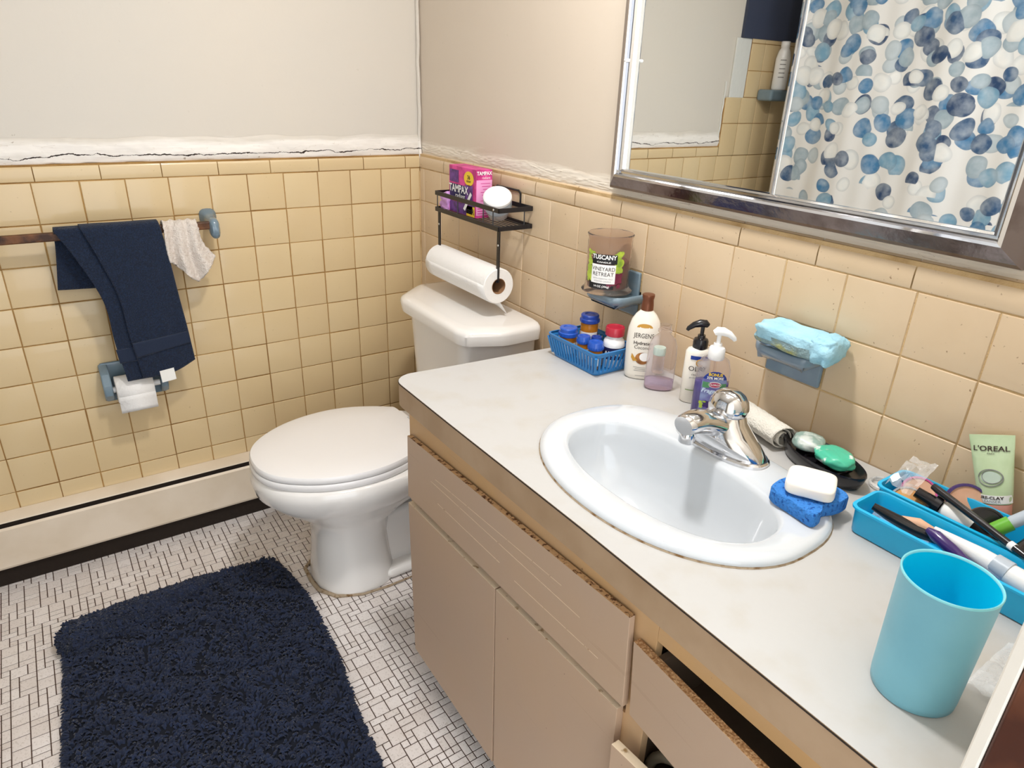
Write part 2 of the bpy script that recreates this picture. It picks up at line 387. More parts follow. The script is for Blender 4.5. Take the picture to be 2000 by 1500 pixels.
# wall_left (long wall with the towel bar), plane y = 0
XL = -2.42
w = MB(); w.box(XL, .012, FZ, .012, .10, 2.4); wl = struct(w.obj('wall_left', ['cream_plaster'], smooth=0))
w = MB()
w.box(XL, .0015, FZ, .002, .012, R0+.044)
w.box(XL, .0015, R0, -1.575, .012, 1.342); w.box(XL, .0015, 1.34, -1.70, .012, 1.69)
w.obj('grout_bed', ['grout'], wl, smooth=0)
w = MB(); mpA = lambda u, v, h: (-u, .0015-h+0, v)
us = [0.0, A0]+[A0+T*(i+1) for i in range(22)]
for i in range(len(us)-1):
    for j in range(11):
        tile(w, mpA, us[i]+jit(), us[i+1]+jit(), R0-T*(j+1)+jit(), R0-T*j+jit())
for k in range(5):
    for i in range(8):
        a_ = 1.577+T*i
        if k < 2 or i >= 1: tile(w, mpA, max(a_, 1.70) if (k >= 2 and i == 1) else a_, a_+T, R0+.03+T*k*1.03 if k else R0, R0+.03+T*(k+1)*1.03)
w.obj('wall_tiles', ['yellow_tile'], wl, smooth=20)
w = MB(); off = A0+T*.17; js = [0]+[off+T*1.39*k for k in range(11)]; js = [j for j in js if j < 1.574]+[1.574]
def cap(b, mp, u0, u1, hgt=.046, g=.0013, rr=.012):
    u0 += g; u1 -= g
    prof = [(R0+g, 0), (R0+g+.001, .0018), (R0+g+.003, .0026), (R0+hgt-rr, .0026)]+[(R0+hgt-rr+rr*math.sin(a), .0026-rr*(1-math.cos(a))) for a in (.4, .8, 1.2, 1.55)]
    b.rings([[mp(u, v, h) for v, h in prof] for u in (u0, u0+.0015, u1-.0015, u1)], 0, False, False, closed=False)
for i in range(len(js)-1): cap(w, mpA, js[i], js[i+1], .044)
w.obj('cap_tiles', ['yellow_tile'], wl, smooth=25)
# lumpy patching plaster band over the caps
def band(plane, length, z0, z1, bulge, name, m, parent):
    b = MB(); nx = int(length/.007); P = []
    for i in range(15):
        t = i/14; row = []
        for j in range(nx+1):
            u = length*j/nx
            nn = noise.noise(Vector((u*9, t*2, plane*7)))
            z = z0+(z1-z0)*t+(.006*noise.noise(Vector((u*14, 3.3, 0))) if i == 0 else .010*nn*t)
            h = bulge*(math.sin(PI*min(1, t*.98+.02))**.6)*(.75+.5*nn)+.0018*noise.noise(Vector((u*45, t*12, 1)))
            h = max(-.002, h)
            row.append((-u, .011-h, z) if plane == 0 else (.011-h, -u, z))
        P.append(row)
    b.grid(P); return b.obj(name, m, parent, smooth=60)
band(0, 1.6, R0+.042, R0+.108, .010, 'plaster_patch', ['cream_plaster'], wl)
w = MB(); w.box(XL, -.003, 1.59, -1.63, .0118, 2.4, 0); w.obj('navy_paint_area', ['navy_paint'], wl, smooth=0)
w = MB(); w.box(-1.70, .003, 1.335, -1.60, .0118, 1.59, 0); w.obj('grey_patch', ['patch_plaster'], wl, smooth=0, bevel=.003)
# crack down the step beside the tub surround
w = MB(); pts = [(-1.572+.006*noise.noise(Vector((0, 0, z*20))), .009, z) for z in [R0+.06+.01*k for k in range(27)]]
w.tube(pts, .004, 6); w.obj('crack_filler', ['patch_plaster'], wl)
# wall_right (mirror wall), plane x = 0
w = MB(); w.box(.012, -2.16, FZ, .10, .012, 2.4); wr = struct(w.obj('wall_right', ['beige_plaster'], smooth=0))
w = MB(); w.box(.0015, -2.16, FZ, .012, -.002, R0+.046); w.obj('grout_bed', ['grout_light'], wr, smooth=0)
mpB = lambda u, v, h: (.0015-h, -u, v); w = MB()
vs = [0.0]+[B0+TB*k for k in range(-6, 13)]
for i in range(len(vs)-1):
    for j in range(11):
        if j == 1 and i in (9, 13): continue            # ceramic soap dishes sit here
        tile(w, mpB, vs[i]+jit(), min(vs[i+1], 2.16)+jit(), R0-T*(j+1)+jit(), R0-T*j+jit(), g=.0011)
w.obj('wall_tiles', ['tan_tile'], wr, smooth=20)
w = MB(); js = [0.0]+[B0+TB*(2.24+1.415*k) for k in range(-5, 8)]
js = [j for j in js if 0 <= j < 2.16]+[2.16]
for i in range(len(js)-1): cap(w, mpB, js[i], js[i+1], .052, rr=.024)
w.obj('cap_tiles', ['tan_tile'], wr, smooth=25)
band(1, 2.16, R0+.053, R0+.082, .0015, 'plaster_patch', ['beige_plaster'], wr)
w = MB(); pts = [(.004+.003*noise.noise(Vector((z*13, 0, 0))), .004+.003*noise.noise(Vector((0, z*13, 5))), z) for z in [R0+.02+.02*k for k in range(64)]]
w.tube(pts, .006, 8); w.obj('corner_caulk', ['cream_plaster'], wl)
w = MB(); w.tube([(-.001, -.0005, FZ+.02*k) for k in range(58)], .0035, 6); w.obj('corner_grout', ['grout_light'], wl)
# flaking white paint beside the mirror
w = MB(); P = []
for i in range(24):
    z = 1.13+.03*i; row = []
    for j in range(9):
        y = -1.868-.02*j+(.007*noise.noise(Vector((z*40, 2, 0))) if j == 0 else 0)
        row.append((.010-.006*(1-math.exp(-j))+.003*noise.noise(Vector((y*40, z*40, 0))), y, z))
    P.append(row)
w.grid(P); w.obj('flaking_paint', ['white_paint'], wr, smooth=30, solid=.003)
# floor of random block mosaic
w = MB(); w.box(XL, -3.2, FZ-.05, .10, .10, FZ-.0012); fl = struct(w.obj('floor', ['dark_grout'], smooth=0))
w = MB(); mod = .0188; NX, NY = 82, 122; occ = [[0]*NY for _ in range(NX)]; rnd = random.Random(11)
mpF = lambda u, v, h: (-u, -v, FZ-.0012+h)
for i in range(NX):
    for j in range(NY):
        if occ[i][j]: continue
        opts = [(2, 2)]*5+[(2, 1)]*4+[(1, 2)]*5+[(1, 1)]*3; rnd.shuffle(opts)
        for a, c_ in opts:
            if i+a <= NX and j+c_ <= NY and not any(occ[i+p][j+q] for p in range(a) for q in range(c_)):
                for p in range(a):
                    for q in range(c_): occ[i+p][j+q] = 1
                u0, u1, v0, v1 = i*mod+.0011, (i+a)*mod-.0011, j*mod+.0011, (j+c_)*mod-.0011
                w.rings([[mpF(u0, v0, 0), mpF(u1, v0, 0), mpF(u1, v1, 0), mpF(u0, v1, 0)],
                         [mpF(u0+.0006, v0+.0006, .0012), mpF(u1-.0006, v0+.0006, .0012), mpF(u1-.0006, v1-.0006, .0012), mpF(u0+.0006, v1-.0006, .0012)]], 0, False, True)
                break
w.obj('mosaic_tiles', ['mosaic_tile'], fl, smooth=0)
w = MB(); w.box(XL, -3.2, 2.4, .10, .10, 2.45); struct(w.obj('ceiling', ['ceiling_paint'], smooth=0))
w = MB(); w.box(XL-.1, -3.2, FZ, XL, .10, 2.4); struct(w.obj('wall_far', ['white_paint'], smooth=0))
w = MB(); w.box(XL, -2.25, FZ, -1.56, -2.15, 2.4); w.box(-1.56, -2.25, 2.05, .0, -2.15, 2.4); struct(w.obj('wall_near', ['white_paint'], smooth=0))
# door edge at the counter's right end: white painted face, worn brown edge
w = MB(); w.box(-.562, -2.122, FZ+.005, -.004, -2.111, 2.03, 0); d1 = struct(w.obj('door_1', ['white_paint'], smooth=0, bevel=.0015))
w = MB(); w.box(-.560, -2.160, FZ+.005, -.004, -2.1222, 2.03, 0); w.obj('brown_panel', ['brown_door'], d1, smooth=0, bevel=.003)
# baseboard heater
h = thing('baseboard_heater', 'long cream metal baseboard heater along the floor under the yellow tiled wall', 'heater', (-.8, -.03, FZ))
def loc(o): # keep world coordinates under an empty
    o.matrix_parent_inverse = Matrix.Translation(-Vector(o.parent.location)) if True else None; return o
w = MB(); x0, x1 = -2.0, -.12
prof = [(0, .163), (-.030, .160), (-.045, .153), (-.047, .150), (-.030, .150), (0, .155)]
w.rings([[(x, y-.002, z) for y, z in prof] for x in (x0, x1)]); loc(w.obj('top_cover', ['heater_metal'], h, smooth=20))
w = MB(); prof = [(-.050, .132), (-.058, .140), (-.064, .134), (-.064, .012), (-.060, .004), (-.052, .004), (-.052, .12)]
w.rings([[(x, y, z) for y, z in prof] for x in (x0, x1)]); loc(w.obj('front_panel', ['heater_metal'], h, smooth=20))
w = MB(); w.box(x0, -.046, FZ, x1, -.002, .148); loc(w.obj('back_housing', ['shade_and_seam'], h, smooth=0))

# ================================================================ MIRROR
mr = thing('mirror', 'large wall mirror in a worn chrome frame above the counter, reflecting the shower curtain', 'mirror', (0, -1.43, 1.165))
Y0, Y1, Z0, Z1 = -.992, -1.852, 1.158, 1.74
def frame_ring(b, o, x_, inner, xi):
    """o: outer inset, inner: inner inset at depths x_, xi"""
    def rect(d, x): return [(x, Y0-d, Z0+d), (x, Y1+d, Z0+d), (x, Y1+d, Z1-d), (x, Y0-d, Z1-d)]
    b.rings([rect(o, x_), rect(inner, xi)], 0, False, False)
w = MB()
for a, xa, c_, xc in ((0, .012, 0, -.012), (0, -.012, .006, -.018), (.006, -.018, .028, -.030), (.028, -.030, .031, -.022)): frame_ring(w, a, xa, c_, xc)
loc(w.obj('outer_frame', ['worn_chrome'], mr, smooth=10))
w = MB()
for a, xa, c_, xc in ((.028, -.0305, .033, -.033), (.033, -.033, .0355, -.030), (.0355, -.030, .037, -.022), (.037, -.022, .041, -.022), (.041, -.022, .043, -.027), (.043, -.027, .046, -.022), (.046, -.022, .047, -.008)): frame_ring(w, a, xa, c_, xc)
loc(w.obj('inner_trim', ['chrome'], mr, smooth=10))
w = MB(); w.box(.0, Y0-.02, Z0+.02, .010, Y1+.02, Z1-.02); loc(w.obj('backing', ['black_slot'], mr, smooth=0))
w = MB(); w.box(-.012, Y0-.046, Z0+.044, -.009, -1.437, Z1-.04); loc(w.obj('glass_pane', ['mirror_glass'], mr, smooth=0))
w = MB(); w.box(-.018, -1.432, Z0+.044, -.015, Y1+.046, Z1-.04); loc(w.obj('glass_pane', ['mirror_glass'], mr, smooth=0))
w = MB(); w.box(-.0215, -1.438, Z0+.044, -.010, -1.430, Z1-.04); loc(w.obj('pane_edge', ['chrome'], mr, smooth=0, bevel=.002))
w = MB(); w.lathe([(0, -.004), (.006, -.003), (.007, 0), (.006, .003), (0, .004)], (-.031, -1.031, 1.425), 14); loc(w.obj('frame_stud', ['white_plastic'], mr))
# vanity light above the mirror
vl = thing('vanity_light', 'chrome bar light with round bulbs above the mirror', 'light fixture', (.012, -1.385, 1.90))
w = MB(); w.box(-.04, -1.72, 1.85, .012, -1.05, 1.95); loc(w.obj('light_bar', ['chrome'], vl, smooth=0, bevel=.006))
for k in range(4):
    w = MB(); w.lathe([(.014, -.04), (.018, -.036), (.018, 0)], (-.08, -1.13-.17*k, 1.90), 20, ax=Matrix.Rotation(-PI/2, 3, 'Y')); loc(w.obj('socket', ['white_plastic'], vl))

# ================================================================ TUB SIDE seen in the mirror
sc_ = thing('shower_curtain', 'white fabric shower curtain printed with blue and grey pebbles, seen in the mirror', 'curtain', (-1.75, -.9, .1))
w = MB(); P = []
for i in range(60):
    z = .02+2.05*i/59; row = []
    for j in range(241):
        t = j/240; y = -.195-1.75*t
        x = -1.75+(.012*math.sin(y*21+1.2*math.sin(y*5))+.003*math.sin(y*61+2))*(.45+.55*z/2)+.004*noise.noise(Vector((y*6, z*5, 0)))
        row.append((x, y, z))
    P.append(row)
w.grid(P); loc(w.obj('curtain_fabric', ['pebble_curtain'], sc_, smooth=80, solid=.001))
w = MB(); w.tube([(-1.75, .010, 2.09), (-1.75, -2.15, 2.09)], .0125, 14); tag(w.obj('curtain_rod', ['chrome']), 'chrome shower curtain rod above the pebble curtain', 'rod')
w = MB(); w.box(-2.40, -2.13, FZ, -1.80, -.003, .42); bt = w.obj('bathtub', ['sink_enamel'], smooth=0, bevel=.03, bseg=4); tag(bt, 'white bathtub behind the pebble shower curtain', 'bathtub')
def shelf_dish(name, label, plate, shelf, m, group=None, axis='x'):
    """wall ceramic dish; plate/shelf in (u0,u1,v0,v1,depth)"""
    pass

# ================================================================ VANITY
v = thing('vanity_cabinet', 'peeling beige wooden vanity cabinet with doors and drawers beneath the counter', 'cabinet', (-.3, -1.5, FZ))
w = MB()
w.box(-.520, -.985, .03, -.004, -.970, .722)              # left side
w.box(-.515, -2.108, .03, -.004, -2.098, .722)
w.box(-.515, -2.098, .03, -.004, -.985, .045)             # bottom
w.box(-.515, -1.722, .045, -.01, -1.708, .60)             # divider
w.box(-.020, -2.098, .045, -.004, -.985, .722)            # back
loc(w.obj('carcass', ['dark_inside'], v, smooth=0))
w = MB(); w.box(-.47, -2.105, FZ, -.02, -.975, .03); loc(w.obj('toe_kick', ['shade_and_seam'], v, smooth=0))
w = MB(); fx0, fx1 = -.535, -.520
w.box(fx0, -1.745, .62, fx1, -.972, .722); w.box(fx0, -2.108, .664, fx1, -1.745, .722)
w.box(fx0, -1.745, .03, fx1, -1.690, .62)                 # centre stile
w.box(fx0, -1.03, .03, fx1, -.972, .62)
w.box(fx0, -1.69, .44, fx1, -1.03, .53)
w.box(fx0, -2.108, .03, fx1, -1.745, .06)
w.box(fx0, -2.108, .06, fx1, -2.07, .62)
loc(w.obj('face_frame', ['frame_paint'], v, smooth=0, bevel=.001))
w = MB(); w.box(-.524, -.986, .03, -.519, -.9695, .722); loc(w.obj('side_panel', ['panel_paint'], v, smooth=0))
def panel(name, pts, th, m='panel_paint', edge='pale_edge', xs=None, parent=v, lipdepth=.0):
    """quad panel: pts [(y,z) TL, TR, BR, BL] on plane x=-.55 (per-corner xs)"""
    xs = xs or [-.550]*4
    b = MB(); F = [(x, y, z) for x, (y, z) in zip(xs, pts)]; Bk = [(x+th, y, z) for x, (y, z) in zip(xs, pts)]
    b.add(F+Bk, [(0, 1, 2, 3)], 0); b.add(F+Bk, [(7, 6, 5, 4), (1, 5, 6, 2), (2, 6, 7, 3), (0, 3, 7, 4)], 0); b.add(F+Bk, [(0, 4, 5, 1)], 1)
    bm_ = b; bm_.v = bm_.v[:8]; bm_.f = [tuple(i % 8 for i in f) for f in bm_.f]
    return loc(b.obj(name, [m, edge], parent, smooth=0, bevel=.0008))
def sub_label(o, l): o['label'] = l
pf = panel('false_drawer_front', [(-.990, .645), (-1.703, .680), (-1.712, .512), (-.985, .484)], .011, edge='rusty_edge')
# ragged rusty bead along the top edge of the false drawer front
w = MB(); pts = []
for k in range(140):
    t = k/139; pts.append((-.549+.003*random.random(), -.992-.708*t, .646+.034*t+.0015*random.random()))
w.tube(pts, [.0010+.0018*random.random() for _ in pts], 6); loc(w.obj('swollen_edge', ['rusty_edge'], v, smooth=50)).parent = v
for (ya, za, yb, zb) in ((-1.10, .585, -1.60, .60), (-1.13, .545, -1.37, .552), (-1.12, .60, -1.55, .628), (-1.42, .545, -1.65, .557)):
    w = MB(); w.tube([(-.5502, ya+(yb-ya)*t/6, za+(zb-za)*t/6) for t in range(7)], .0006, 5); o = w.obj('scratch', ['pale_edge'], pf, smooth=0); o.matrix_parent_inverse = pf.matrix_basis.inverted() @ Matrix.Translation((0, 0, 0)); o.matrix_parent_inverse = Matrix.Identity(4)
mat('ledge_grime_shade', '9A7448', .8, var=(40, '4a3018', 1., .42, .6), bump=(120, .8))  # puts the ledge's grime and its shade under the panel into colour
w = MB(); w.add([(-.5365, -.984, .452), (-.5365, -1.706, .486), (-.5365, -1.706, .520), (-.5365, -.984, .492), (-.5352, -.984, .452), (-.5352, -1.706, .486), (-.5352, -1.706, .520), (-.5352, -.984, .492)], [(0, 1, 2, 3), (7, 6, 5, 4), (0, 4, 5, 1), (1, 5, 6, 2), (2, 6, 7, 3), (3, 7, 4, 0)]); loc(w.obj('grime_shade_ledge', ['ledge_grime_shade'], v, smooth=0))
panel('door', [(-.985, .466), (-1.356, .480), (-1.366, .006), (-.998, .024)], .015)
panel('door', [(-1.360, .481), (-1.702, .498), (-1.712, .020), (-1.372, .006)], .015)
panel('drawer_front', [(-1.716, .647), (-2.09, .655), (-2.09, .512), (-1.727, .512)], .013, edge='chipboard', xs=[-.550, -.580, -.580, -.550])
panel('door', [(-1.722, .460), (-2.09, .470), (-2.09, .02), (-1.735, .02)], .015, xs=[-.575, -.553, -.553, -.575])
w = MB(); w.box(-.535, -1.745, .52, -.12, -2.06, .527); w.box(-.535, -1.745, .527, -.12, -1.755, .63); w.box(-.535, -2.06, .527, -.12, -2.05, .63); loc(w.obj('drawer_box', ['dark_inside'], v, smooth=0))
# things glimpsed inside the open cupboard
hd = thing('hair_dryer', 'black hair dryer lying inside the open cupboard under the drawer', 'hair dryer', (-.46, -1.84, .2))
w = MB(); w.tube([(-.500, -1.806, .345), (-.43, -1.806, .345), (-.36, -1.806, .345)], [.043, .046, .036], 24); loc(w.obj('barrel', ['black_plastic'], hd))
w = MB(); w.tube([(-.43, -1.806, .32), (-.43, -1.806, .18), (-.43, -1.806, .046)], [.022, .018, .016], 14); loc(w.obj('handle', ['black_plastic'], hd))
pts = [(-.485, -1.88, .049), (-.485, -1.882, .2)]+[(-.485, -1.806-.078*math.cos(PI*k/18), .345+.078*math.sin(PI*k/18)) for k in range(19)]+[(-.485, -1.729, .2), (-.485, -1.731, .049)]
w = MB()
w.tube(pts, .009, 12); tag(w.obj('hose', ['cream_plastic']), 'cream coiled hose arching inside the open cupboard', 'hose')

# countertop with sink cutout
def counter():
    bm = bmesh.new(); z1, z0 = CZ, CZ-.054
    pts = []; cx, cy, r = -.565+.045, -.952-.045, .045
    for k in range(9):
        a = PI/2+PI/2*k/8; pts.append((cx+r*math.cos(a), cy+r*math.sin(a)))
    pts += [(-.565, -1.2), (-.562, -1.6), (-.566, -2.108), (-.003, -2.108), (-.003, -.985), (-.14, -.978), (-.40, -.962)]
    hole = [(p[0], p[1]) for p in sring(-.342, -1.56, .165, .165, .237, 0, 2.1, 2.7, 60)]
    res = []
    for z in (z1, z0):
        loops = []
        for lp in (pts, hole):
            vs_ = [bm.verts.new((x, y, z)) for x, y in lp]; loops.append(vs_)
        es = [bm.edges.new((l[i], l[(i+1) % len(l)])) for l in loops for i in range(len(l))]
        bmesh.ops.triangle_fill(bm, edges=es, use_beauty=True); res.append(loops)
    for k in range(2):
        a, b = res[0][k], res[1][k]; n = len(a)
        for i in range(n):
            f = bm.faces.new((a[i], a[(i+1) % n], b[(i+1) % n], b[i])); f.material_index = 1
    bmesh.ops.recalc_face_normals(bm, faces=bm.faces)
    me = bpy.data.meshes.new('countertop'); bm.to_mesh(me); bm.free()
    me.materials.append(MATS['counter_laminate']); me.materials.append(MATS['counter_edge'])
    o = bpy.data.objects.new('countertop', me); COL.objects.link(o); return o
ct = tag(counter(), 'cream laminate countertop with a rounded left corner and tan edge', 'countertop')
w = MB(); sx = [(-.14, -.978), (-.40, -.962)]+[(-.520+.045*math.cos(a), -.997+.045*math.sin(a)) for a in [PI/2+PI/2*k/8 for k in range(9)]]+[(-.565, -1.2), (-.562, -1.6), (-.566, -2.108)]
w.tube([(x-.0002, y, CZ-.0022) for x, y in sx], .0012, 6); w.obj('dark_seam', ['shade_and_seam'], ct)
# sink
sk = thing('sink', 'white oval drop-in sink set in the cream countertop', 'sink', (-.342, -1.56, CZ))
w = MB(); z = CZ; R = [sring(-.342, -1.56, .183, .185, .257, z+.0005, 2.1, 2.8), sring(-.342, -1.56, .184, .186, .258, z+.004, 2.1, 2.8), sring(-.342, -1.56, .181, .183, .255, z+.010, 2.1, 2.8),
     sring(-.342, -1.56, .174, .176, .247, z+.0135, 2.1, 2.8), sring(-.344, -1.56, .150, .150, .230, z+.013, 2.1, 2.7), sring(-.354, -1.562, .120, .106, .212, z+.0118, 2.2, 2.6),
     sring(-.355, -1.562, .114, .101, .206, z+.009, 2.2, 2.6), sring(-.355, -1.562, .111, .098, .203, z+.002, 2.2, 2.6), sring(-.356, -1.562, .108, .095, .198, z-.025, 2.2, 2.5),
     sring(-.358, -1.562, .101, .091, .186, z-.065, 2.15, 2.4), sring(-.362, -1.562, .088, .082, .160, z-.100, 2.1, 2.3), sring(-.368, -1.562, .066, .066, .115, z-.125, 2.1, 2.1), sring(-.376, -1.562, .045, .045, .070, z-.135, 2, 2), sring(-.380, -1.562, .023, .023, .024, z-.139, 2, 2)]
w.rings(R, 0, False, True); loc(w.obj('basin', ['sink_enamel'], sk, smooth=50))
w = MB(); w.lathe([(.024, -.1385), (.022, -.136), (.014, -.1355), (.012, -.1365), (0, -.136)], (-.380, -1.562, z), 24, cap0=False, cap1=False); loc(w.obj('drain', ['chrome'], sk))
w = MB(); w.rings([sring(-.342, -1.56, .1855, .1875, .2595, z+.0002, 2.1, 2.8), sring(-.342, -1.56, .1835, .1855, .2575, z+.003, 2.1, 2.8)], 0, False, False); loc(w.obj('rim_sealant', ['caulk'], sk))
# faucet
fz = CZ+.0125; fa = thing('faucet', 'chrome single-handle faucet on the back rim of the sink', 'faucet', (-.195, -1.55, fz))
def F(x, y, z): return (-.195+x, -1.55+y, fz+z)
def ell(cx, rx, ry, z, n=40, ex=2.4):
    out = []
    for k in range(n):
        a = 2*PI*k/n; c, s = math.cos(a), math.sin(a)
        out.append(F(cx+math.copysign(abs(c)**(2/ex), c)*rx, math.copysign(abs(s)**(2/ex), s)*ry, z))
    return out
w = MB(); w.rings([ell(-.004, .044, .096, .0), ell(-.004, .044, .096, .005), ell(-.004, .041, .093, .008)]); loc(w.obj('base_plate', ['chrome'], fa, smooth=40))
w = MB(); w.rings([ell(-.004, .040, .091, .007, ex=2.2), ell(-.006, .043, .086, .016, ex=2.2), ell(-.009, .044, .075, .028, ex=2.2), ell(-.010, .042, .058, .042, ex=2.1), ell(-.006, .036, .040, .056, ex=2), ell(-.002, .032, .033, .067, ex=2), ell(.001, .029, .029, .070, ex=2)]); loc(w.obj('body', ['chrome'], fa, smooth=60))
w = MB(); R = []
for t in range(19):
    u = t/18; cx = -.010-.104*u; cz = .036+.030*math.sin(u*PI*.62)+.004*u; ry = .034-.013*u; rz_ = .028-.011*u
    if u > .95: ry *= .93; rz_ *= .92
    R.append([F(cx, ry*math.cos(2*PI*k/28), cz+rz_*math.sin(2*PI*k/28)) for k in range(28)])
w.rings(R); loc(w.obj('spout', ['chrome'], fa, smooth=60))
w = MB(); w.lathe([(.0125, -.002), (.0140, .0), (.0140, .014), (.012, .02), (.008, .022)], F(-.100, 0, .036), 24); loc(w.obj('aerator', ['chrome'], fa))
w = MB(); w.lathe([(.031, 0), (.033, .003), (.0335, .012), (.031, .024), (.025, .034), (.015, .041), (0, .043)], F(.0, 0, .066), 36, e=1.08)
loc(w.obj('handle', ['chrome'], fa, smooth=50))
w = MB(); w.tube([F(.028, -.004, .06), F(.032, -.004, .064)], .0035, 10); loc(w.obj('lift_rod', ['chrome'], fa))

# ================================================================ TOILET
t_ = thing('toilet', 'white two-piece toilet with closed lid in the corner beside the vanity', 'toilet', (-.4, -.505, FZ))
cy = -.505
w = MB()
R = [sring(-.53, cy, .122, .125, .138, FZ+.001, 2.3, 2.6), sring(-.53, cy, .118, .122, .134, FZ+.03, 2.3, 2.6), sring(-.53, cy, .112, .115, .124, FZ+.09, 2.3, 2.6),
     sring(-.53, cy, .108, .112, .117, .10, 2.3, 2.5), sring(-.53, cy, .114, .125, .118, .155, 2.2, 2.4), sring(-.52, cy, .162, .19, .143, .205, 2.2, 2.4),
     sring(-.505, cy, .243, .25, .185, .255, 2.15, 2.4), sring(-.50, cy, .285, .28, .213, .295, 2.1, 2.5), sring(-.505, cy, .287, .30, .220, .325, 2.1, 2.8), sring(-.505, cy, .285, .31, .219, .352, 2.1, 3), sring(-.505, cy, .277, .30, .211, .360, 2.1, 3)]
w.rings(R); loc(w.obj('bowl', ['porcelain'], t_, smooth=60))
w = MB(); w.box(-.34, cy-.15, .10, -.03, cy+.15, .345); w.box(-.46, cy-.128, FZ, -.10, cy+.128, FZ+.035); w.box(-.46, cy-.078, FZ, -.12, cy+.078, .16); loc(w.obj('rear_deck', ['porcelain'], t_, smooth=30, bevel=.025, bseg=4))
half = [(-.785, 0), (-.778, .055), (-.752, .105), (-.705, .148), (-.645, .182), (-.575, .202), (-.50, .207), (-.43, .194), (-.365, .165), (-.315, .132), (-.302, .115), (-.300, .06)]
outl = half+[(x, -y) for x, y in reversed(half[1:])]
def olp(sc, z, dx=0): return [((x+.53)*sc-.53+dx, cy+y*sc, z) for x, y, _ in smoothloop([(a, b, 0) for a, b in outl], 4)]
w = MB(); w.rings([olp(1.0, .362), olp(1.012, .366), olp(1.012, .378), olp(1.0, .382)]); loc(w.obj('seat', ['seat_plastic'], t_, smooth=40))
w = MB(); w.rings([olp(.995, .3835), olp(1.003, .386), olp(1.003, .397), olp(.99, .402), olp(.93, .405), olp(.6, .407), olp(.2, .4075)]); loc(w.obj('lid', ['seat_plastic'], t_, smooth=40))
for s in (-1, 1):
    w = MB(); w.tube([(-.292, cy+s*.055, .378), (-.292, cy+s*.105, .378)], .014, 14); loc(w.obj('hinge', ['seat_plastic'], t_))
# tank
def tank_out(ins, z, chy=.10, dx=.11):
    yL, yR, xf, xb = -.240-ins, -.770+ins, -.252+ins, -.018
    p = [(xb, yL), (xb-.05, yL), (xf+dx, yL), (xf+.015, yL-chy+.02), (xf, yL-chy-.02), (xf, yR+chy*.8), (xf+.012, yR+chy*.45), (xf+dx, yR), (xb-.05, yR), (xb, yR)]
    out = []
    n = len(p)
    for i in range(n):
        p0, p1, p2 = Vector(p[i-1]), Vector(p[i]), Vector(p[(i+1) % n]); d = min(.018, (p0-p1).length*.4, (p2-p1).length*.4)
        a = p1+(p0-p1).normalized()*d; c = p1+(p2-p1).normalized()*d
        for k in range(5):
            u = k/4; q = a*(1-u)**2+p1*2*u*(1-u)+c*u*u; out.append((q.x, q.y, z))
    return out
w = MB(); w.rings([tank_out(.060, .345), tank_out(.050, .36), tank_out(.030, .50), tank_out(.020, .715)]); loc(w.obj('tank', ['porcelain'], t_, smooth=40))
w = MB(); w.rings([tank_out(.012, .706), tank_out(.0, .710), tank_out(-.004, .738), tank_out(.0, .748), tank_out(.010, .754), tank_out(.03, .756)]); loc(w.obj('tank_lid', ['porcelain'], t_, smooth=40))
w = MB(); q = [(-.645-.012, -.44), (-.66, -.505), (-.655, -.56), (-.62, -.615), (-.55, -.648), (-.47, -.655), (-.38, -.652)]
w.tube([(x, y, FZ+.003) for x, y in [(-.60, -.385)]+q], [.004, .006, .007, .007, .006, .004, .004, .003], 8); loc(w.obj('base_caulk', ['caulk'], t_, smooth=60))

# ================================================================ RUG
rg = thing('bath_mat', 'dark navy shaggy bath mat with a folded corner lying on the mosaic floor', 'bath mat', (-1.02, -.8, FZ))
outline = [(-1.300, -.400), (-1.21, -.378), (-1.017, -.368), (-.985, -.322), (-.886, -.334), (-.735, -.348), (-.712, -.464), (-.700, -.578), (-.706, -.811), (-.737, -1.062), (-.75, -1.30), (-.76, -1.45), (-1.33, -1.45), (-1.33, -.84), (-1.318, -.691), (-1.308, -.53)]
def inside(x, y):
    c = False; n = len(outline)
    for i in range(n):
        x1, y1 = outline[i]; x2, y2 = outline[(i+1) % n]
        if (y1 > y) != (y2 > y) and x < (x2-x1)*(y-y1)/(y2-y1)+x1: c = not c
    return c
def ridge(x, y):
    """rolled fold along the far left edge plus soft ripples"""
    yc = -.445-.12*max(0, (x+1.32))*.0+.0*(x); yc = -.450-(x+1.31)*-.07
    f = max(0, min(1, (-.86-x)/.12)); hgt = .0*f*math.exp(-((y-yc)/(.045 if y > yc else .024))**2)
    return hgt+.010*math.exp(-((x+.90+.2*(y+.9))/.025)**2)*(1 if y < -.45 else 0)+.006*max(0, noise.noise(Vector((x*7, y*7, 0))))
w = MB(); top = [(x, y, FZ+.006) for x, y in outline]; bot = [(x, y, FZ+.0005) for x, y in outline]
w.rings([bot, top]); loc(w.obj('backing', ['rug_backing'], rg, smooth=0))
w = MB(); P = []; NXr, NYr = 60, 100
g2 = []; idx = {}
for i in range(NXr+1):
    for j in range(NYr+1):
        x = -1.34+.66*i/NXr; y = -.31-1.14*j/NYr
        if inside(x, y): idx[(i, j)] = len(g2); g2.append((x, y, FZ+.012+ridge(x, y)))
fc = [(idx[(i, j)], idx[(i+1, j)], idx[(i+1, j+1)], idx[(i, j+1)]) for i in range(NXr) for j in range(NYr) if all(k in idx for k in ((i, j), (i+1, j), (i+1, j+1), (i, j+1)))]
w.add(g2, fc); loc(w.obj('pile_base', ['rug_backing'], rg, smooth=80))
w = MB(); rr = random.Random(5); cnt = 0
